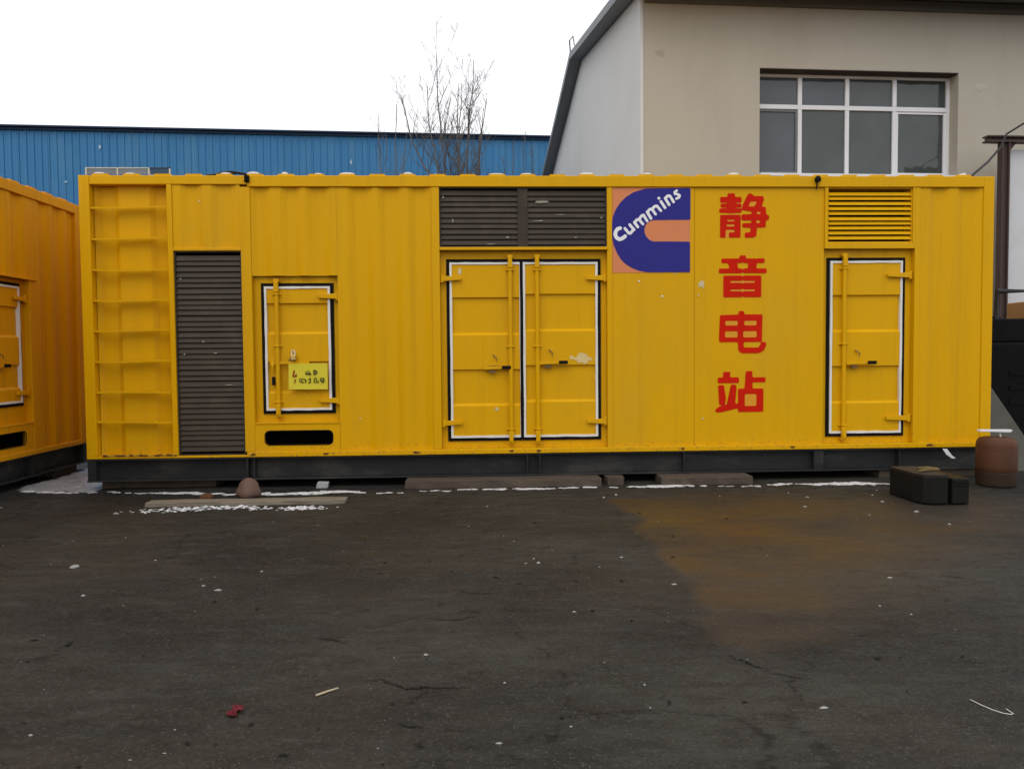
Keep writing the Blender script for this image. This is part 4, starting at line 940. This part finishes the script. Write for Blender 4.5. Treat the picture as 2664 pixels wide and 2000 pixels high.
# grit scattered over the yard
def grit():
    b = MB()
    for k in range(130):
        y = -0.6-5.2*random.random()**1.2; half = (y+7.6)*0.75
        x = random.uniform(-half, half)+0.2
        s = (0.0022+0.009*random.random()**3)*(1.0+0.35*(y+5)/4)
        z = gz(x, y)-s*0.2; a = random.uniform(0, 3.14); e = random.uniform(1, 2.4)
        pts = []
        for q in range(5):
            t = a+q*2*math.pi/5; pts.append((x+s*e*math.cos(t)*random.uniform(.6, 1.1), y+s*math.sin(t)*random.uniform(.6, 1.1), z+s*0.3))
        top = (x+random.uniform(-.3, .3)*s, y+random.uniform(-.3, .3)*s, z+s*random.uniform(0.8, 1.4))
        b.add(pts+[top], [(q, (q+1) % 5, 5) for q in range(5)]+[(4, 3, 2, 1, 0)])
    o = b.build('grit', PEB, None); tag(o, 'pale grit and chips scattered over the asphalt', 'grit', None, 'stuff')
    b = MB()
    for k in range(190):
        y = -1.0-4.6*random.random()**0.8; half = (y+7.6)*0.75; x = random.uniform(-half, half)+0.2
        s = 0.0025+0.012*random.random()**3; z = gz(x, y)+0.002; a = random.uniform(0, 3.14); e = random.uniform(1.0, 3.0)
        n_ = random.randint(5, 8); pts = []
        for q in range(n_):
            t = 2*math.pi*q/n_; r_ = random.uniform(.35, 1.1); dx, dy = s*e*r_*math.cos(t), s*r_*math.sin(t)
            pts.append((x+dx*math.cos(a)-dy*math.sin(a), y+dx*math.sin(a)+dy*math.cos(a), z+random.uniform(0, .003)))
        b.add(pts+[(x, y, z+s*0.5)], [(q, (q+1) % n_, n_) for q in range(n_)])
    o = b.build('leaf_litter', DARKBIT, None); tag(o, 'dark crumbs and rotten leaf bits on the asphalt', 'litter', None, 'stuff')
grit()
o = MB().tube([(-.628, -4.531, gz(-.628, -4.531)+.006), (-.59, -4.50, gz(-.59, -4.5)+.008), (-.557, -4.471, gz(-.557, -4.471)+.006)], [0.004, 0.0035, 0.0025], 6).build('pale_stick', STICK)
tag(o, 'short pale straw stick on the asphalt near the red wrapper', 'stick')
P = [(1.777, -4.71), (1.79, -4.755), (1.805, -4.79), (1.825, -4.815), (1.845, -4.825), (1.858, -4.82), (1.857, -4.785)]
o = MB().tube([(x, y, gz(x, y)+0.004) for x, y in P], 0.0014, 6).build('white_string', STRING)
tag(o, 'curved bit of white string lying on the asphalt', 'string')
b = MB(); n = 9; vs = []
for j in range(n):
    for i in range(n):
        u, v = i/(n-1)-0.5, j/(n-1)-0.5
        x = -0.893+u*0.036+0.008*math.sin(v*9); y = -4.64+v*0.085; vs.append((x, y, gz(x, y)+0.004+0.012*abs(math.sin(u*11+v*6))*random.uniform(.4, 1)))
b.add(vs, [(j*n+i, j*n+i+1, (j+1)*n+i+1, (j+1)*n+i) for j in range(n-1) for i in range(n-1)])
o = b.build('red_wrapper', REDW); tag(o, 'crumpled red foil wrapper on the asphalt', 'wrapper')
o = MB().add([(-.235, -4.905, gz(-.23, -4.9)+.004), (-.21, -4.93, gz(-.2, -4.93)+.012), (-.19, -4.945, gz(-.19, -4.94)+.004), (-.205, -4.915, gz(-.2, -4.92)+.010)], [(0, 1, 2, 3)]).build('dead_leaf', DARKBIT)
tag(o, 'dark curled dead leaf lying below the long crack', 'leaf')

# ------------------------------------------------------------------ roof clutter
rk = thing('roof_tray', 'low pale framed tray with grey panels on the roof above the ladder', 'tray', (-3.74, 0.06, 3.018))
for x0_, x1_, mm in ((0.0, 0.60, RACK), (0.602, 0.80, DGREY)):
    MB().box(x0_, x1_, 0, 0.012, 0.060, 0.068).box(x0_, x1_, 0.40, 0.412, 0.060, 0.068).box(x0_, x0_+0.012, 0.0125, 0.3995, 0.060, 0.068).build('tray_rail', mm, rk)
for x in (0.006, 0.30, 0.594, 0.79):
    MB().box(x-0.006, x+0.006, 0.001, 0.011, 0.0, 0.0595).build('tray_post', RACK, rk)
MB().box(0.014, 0.586, 0.004, 0.007, 0.004, 0.0595).build('tray_panel', ACRY, rk)
MB().box(0.606, 0.782, 0.004, 0.007, 0.004, 0.0595).build('tray_panel', mat('dark_blue_panel', (0.03, 0.07, 0.12), 0.3), rk)
vb = MB().box(-0.03, 0.03, -0.03, 0.03, 0, 0.085).box(-0.022, 0.022, -0.036, -0.0305, 0.035, 0.075).build('roof_vent_box', FOAM, None, bevel=0.005)
vb.location = (-3.205, 0.30, 3.088-0.07); tag(vb, 'small pale box standing behind the roof tray', 'box')
pts = [(-2.62+0.08*k, 0.10+0.03*math.sin(k*1.7), 3.022+0.030*math.sin(math.pi*k/6)) for k in range(7)]
o = MB().tube(pts, 0.009, 8).tube([(p[0]*1.0+0.05, p[1]+0.03, 3.022+(p[2]-3.022)*0.7) for p in pts], 0.009, 8).build('cable_loop', CABLE)
tag(o, 'black cable loop lying on the roof by the marker lamp', 'cable')

# ------------------------------------------------------------------ right hand clutter
gf = thing('steel_gate_frame', 'brown steel post and cross beam beside the white sheet panel', 'gate frame', (7.46, 3.25, 0), 0.045)
def ibeam(b, x0, x1, z0, z1, y0, y1):
    return b.box(x0, x1, y0, y1, z0, z0+0.02).box(x0, x1, y0, y1, z1-0.02, z1).box(x0, x1, (y0+y1)/2-0.012, (y0+y1)/2+0.012, z0+0.0205, z1-0.0205)
ibeam(MB(), -0.20, 3.0, 4.24, 4.33, -0.06, 0.06).build('cross_beam', BROWNST, gf)
MB().box(0.03, 0.05, -0.05, 0.05, 0, 4.238).box(0.05, 0.13, -0.012, 0.012, 0, 4.238).box(0.13, 0.15, -0.05, 0.05, 0, 4.238).build('post', BROWNST, gf)
MB().prism([(0.1505, 4.237), (0.27, 4.237), (0.1505, 4.09)], -0.01, 0.01, 'y').build('gusset', BROWNST, gf)
wp = MB().prism([(0.0, 0.0), (2.6, 0.0), (2.6, 4.17), (0.13, 4.17), (0.0, 4.02)], -0.02, 0.02, 'y').build('white_hoarding', PANELW, None)
wp.location = (7.63, 3.36, 0.0); wp.rotation_euler = (0, 0, 0.045); tag(wp, 'tall white sheet panel with clipped corner right of the brown post', 'hoarding')
o = MB().tube([(5.02, 0.25, 3.02), (5.9, 1.2, 3.45), (6.9, 2.4, 3.95), (7.50, 3.14, 4.33), (7.9, 3.14, 4.57), (8.6, 3.1, 4.80)], 0.013, 8).build('overhead_cable', CABLE)
tag(o, 'black cable rising from the container roof to the brown beam', 'cable')
bm_ = thing('black_machine', 'black engine housing standing behind the end of the long container', 'machine', (5.62, 0.75, 0))
MB().box(0, 1.7, 0, 1.1, 0.10, 1.36).build('housing', BMACH, bm_, bevel=0.03)
MB().box(0.04, 1.6, 0.03, 1.0, 1.361, 1.62).box(0.10, 0.22, 0.1, 0.4, 1.6205, 1.655).build('hood', BMACH, bm_, bevel=0.03)
MB().box(0.02, 0.16, 0.05, 1.05, 0, 0.099).box(1.5, 1.66, 0.05, 1.05, 0, 0.099).build('foot', BMACH, bm_)
for k in range(5): MB().box(0.25, 1.4, -0.012, -0.001, 0.35+k*0.16, 0.40+k*0.16).build('rib', BMACH, bm_)
MB().tube([(0.16, 0.1, 1.62), (0.16, 0.1, 1.93), (1.3, 0.1, 1.93), (1.3, 0.1, 1.62)], 0.03, 8).build('guard_pipe', DGREY, bm_)
cb = MB().box(0, 0.5, 0, 0.35, 0, 0.20).build('cardboard_box', CARD, None, bevel=0.012); cb.location = (6.22, 0.95, 1.623); tag(cb, 'tan cardboard box on top of the black machine', 'box')
# leaning plate: leans back onto the machine
pl = MB(); a = [(0.03, 0.0), (0.78, 0.0), (0.42, 0.98), (0.36, 1.03), (0.03, 1.04)]
lean = 0.42
vs = [(x, z*lean, z*math.sqrt(1-lean**2)) for x, z in a]+[(x, z*lean+0.012, z*math.sqrt(1-lean**2)+0.004) for x, z in a]
pl.add(vs, [(0, 1, 2, 3, 4), (9, 8, 7, 6, 5)]+[(i, (i+1) % 5, 5+(i+1) % 5, 5+i) for i in range(5)])
o = pl.build('leaning_plate', OLIVE, None); o.location = (5.20, 0.30, 0.0); tag(o, 'olive grey steel plate with sloping edge leaning by the black machine', 'plate')
# drum
dm = thing('brown_drum', 'squat brown steel drum with a white bar handle at the container corner', 'drum', (4.85, -0.50, 0))
dm.scale = (0.87, 0.87, 1.0)
MB().lathe([(0.17, 0.0), (0.185, 0.006), (0.190, 0.02), (0.194, 0.13), (0.195, 0.135), (0.193, 0.139)], (0, 0, 0), 40).build('base', DRUMD, dm, smooth=True)
MB().lathe([(0.19, 0.1395), (0.195, 0.144), (0.196, 0.20), (0.196, 0.375), (0.190, 0.412), (0.172, 0.440), (0.135, 0.455), (0.06, 0.460), (0.02, 0.460)], (0, 0, 0), 40).build('body', DRUM, dm, smooth=True)
h = MB().prism([(-0.205, 0.512), (0.13, 0.500), (0.155, 0.515), (0.150, 0.526), (-0.20, 0.530)], -0.03, 0.03, 'y').build('handle_bar', PVC, dm, bevel=0.004)
MB().tube([(0.045, 0, 0.448), (0.03, 0, 0.507)], [0.011, 0.008], 8).build('handle_stem', STRING, h)
# black tub
tb = thing('black_tub', 'low black plastic tub with muddy lid in front of the skid', 'tub', (3.64, -1.32, 0))
body = [(0.0, 0.50), (0.0, 0.14), (0.035, 0.04), (0.09, 0.0), (0.225, 0.0), (0.225, 0.50)]
MB().prism(body, 0.0, 0.235, 'z').build('tub_body', TUB, tb, bevel=0.012)
MB().prism([(0.26, 0.50), (0.26, 0.0), (0.40, 0.0), (0.415, 0.03), (0.415, 0.5)], 0.0, 0.215, 'z').build('end_box', TUB, tb, bevel=0.012)
MB().box(0.227, 0.258, 0.06, 0.48, 0.02, 0.20).build('joint', BLK, tb)
MB().prism([(0.004, 0.495), (0.004, 0.142), (0.038, 0.044), (0.092, 0.006), (0.222, 0.006), (0.222, 0.495)], 0.2355, 0.246, 'z').build('lid', TUBTOP, tb)
MB().box(0.275, 0.40, -0.010, -0.001, 0.155, 0.168).box(0.275, 0.40, -0.010, -0.001, 0.18, 0.19).build('rib', TUB, tb)
for i, (x, y, l, an, lab) in enumerate(((3.80, -1.15, 0.22, 0.25, 'longer broken stick lying across the black tub lid'), (3.85, -1.05, 0.16, -0.4, 'shorter broken stick lying aslant on the black tub lid'))):
    o = MB().tube([(-l/2, 0, 0), (0, 0.01, 0.006), (l/2, 0, 0.003)], [0.011, 0.013, 0.009], 7).build('broken_stick', mat('ochre_stick', (0.14, 0.10, 0.04), 0.8, var=0.3, scale=20)); o.location = (x, y, 0.258); o.rotation_euler = (0, 0, an); tag(o, lab, 'stick')
def bagf(c, r, seed): return rock('plastic_bag', 'crumpled pale plastic bag between the black tub and the brown drum', c, r, seed, SLUSH, cat='bag')
bagf((4.33, -0.62), (0.12, 0.10, 0.06), 15)
o = MB().prism([(0.0, 0.09), (0.05, 0.085), (0.10, 0.02), (0.14, -0.01), (0.10, -0.012), (0.04, 0.03)], -0.004, 0.004, 'y').build('white_rag', PVC, None, bevel=0.002)
o.location = (4.63, -0.02, 0.20); tag(o, 'small white rag caught on the black skid behind the tub', 'rag')
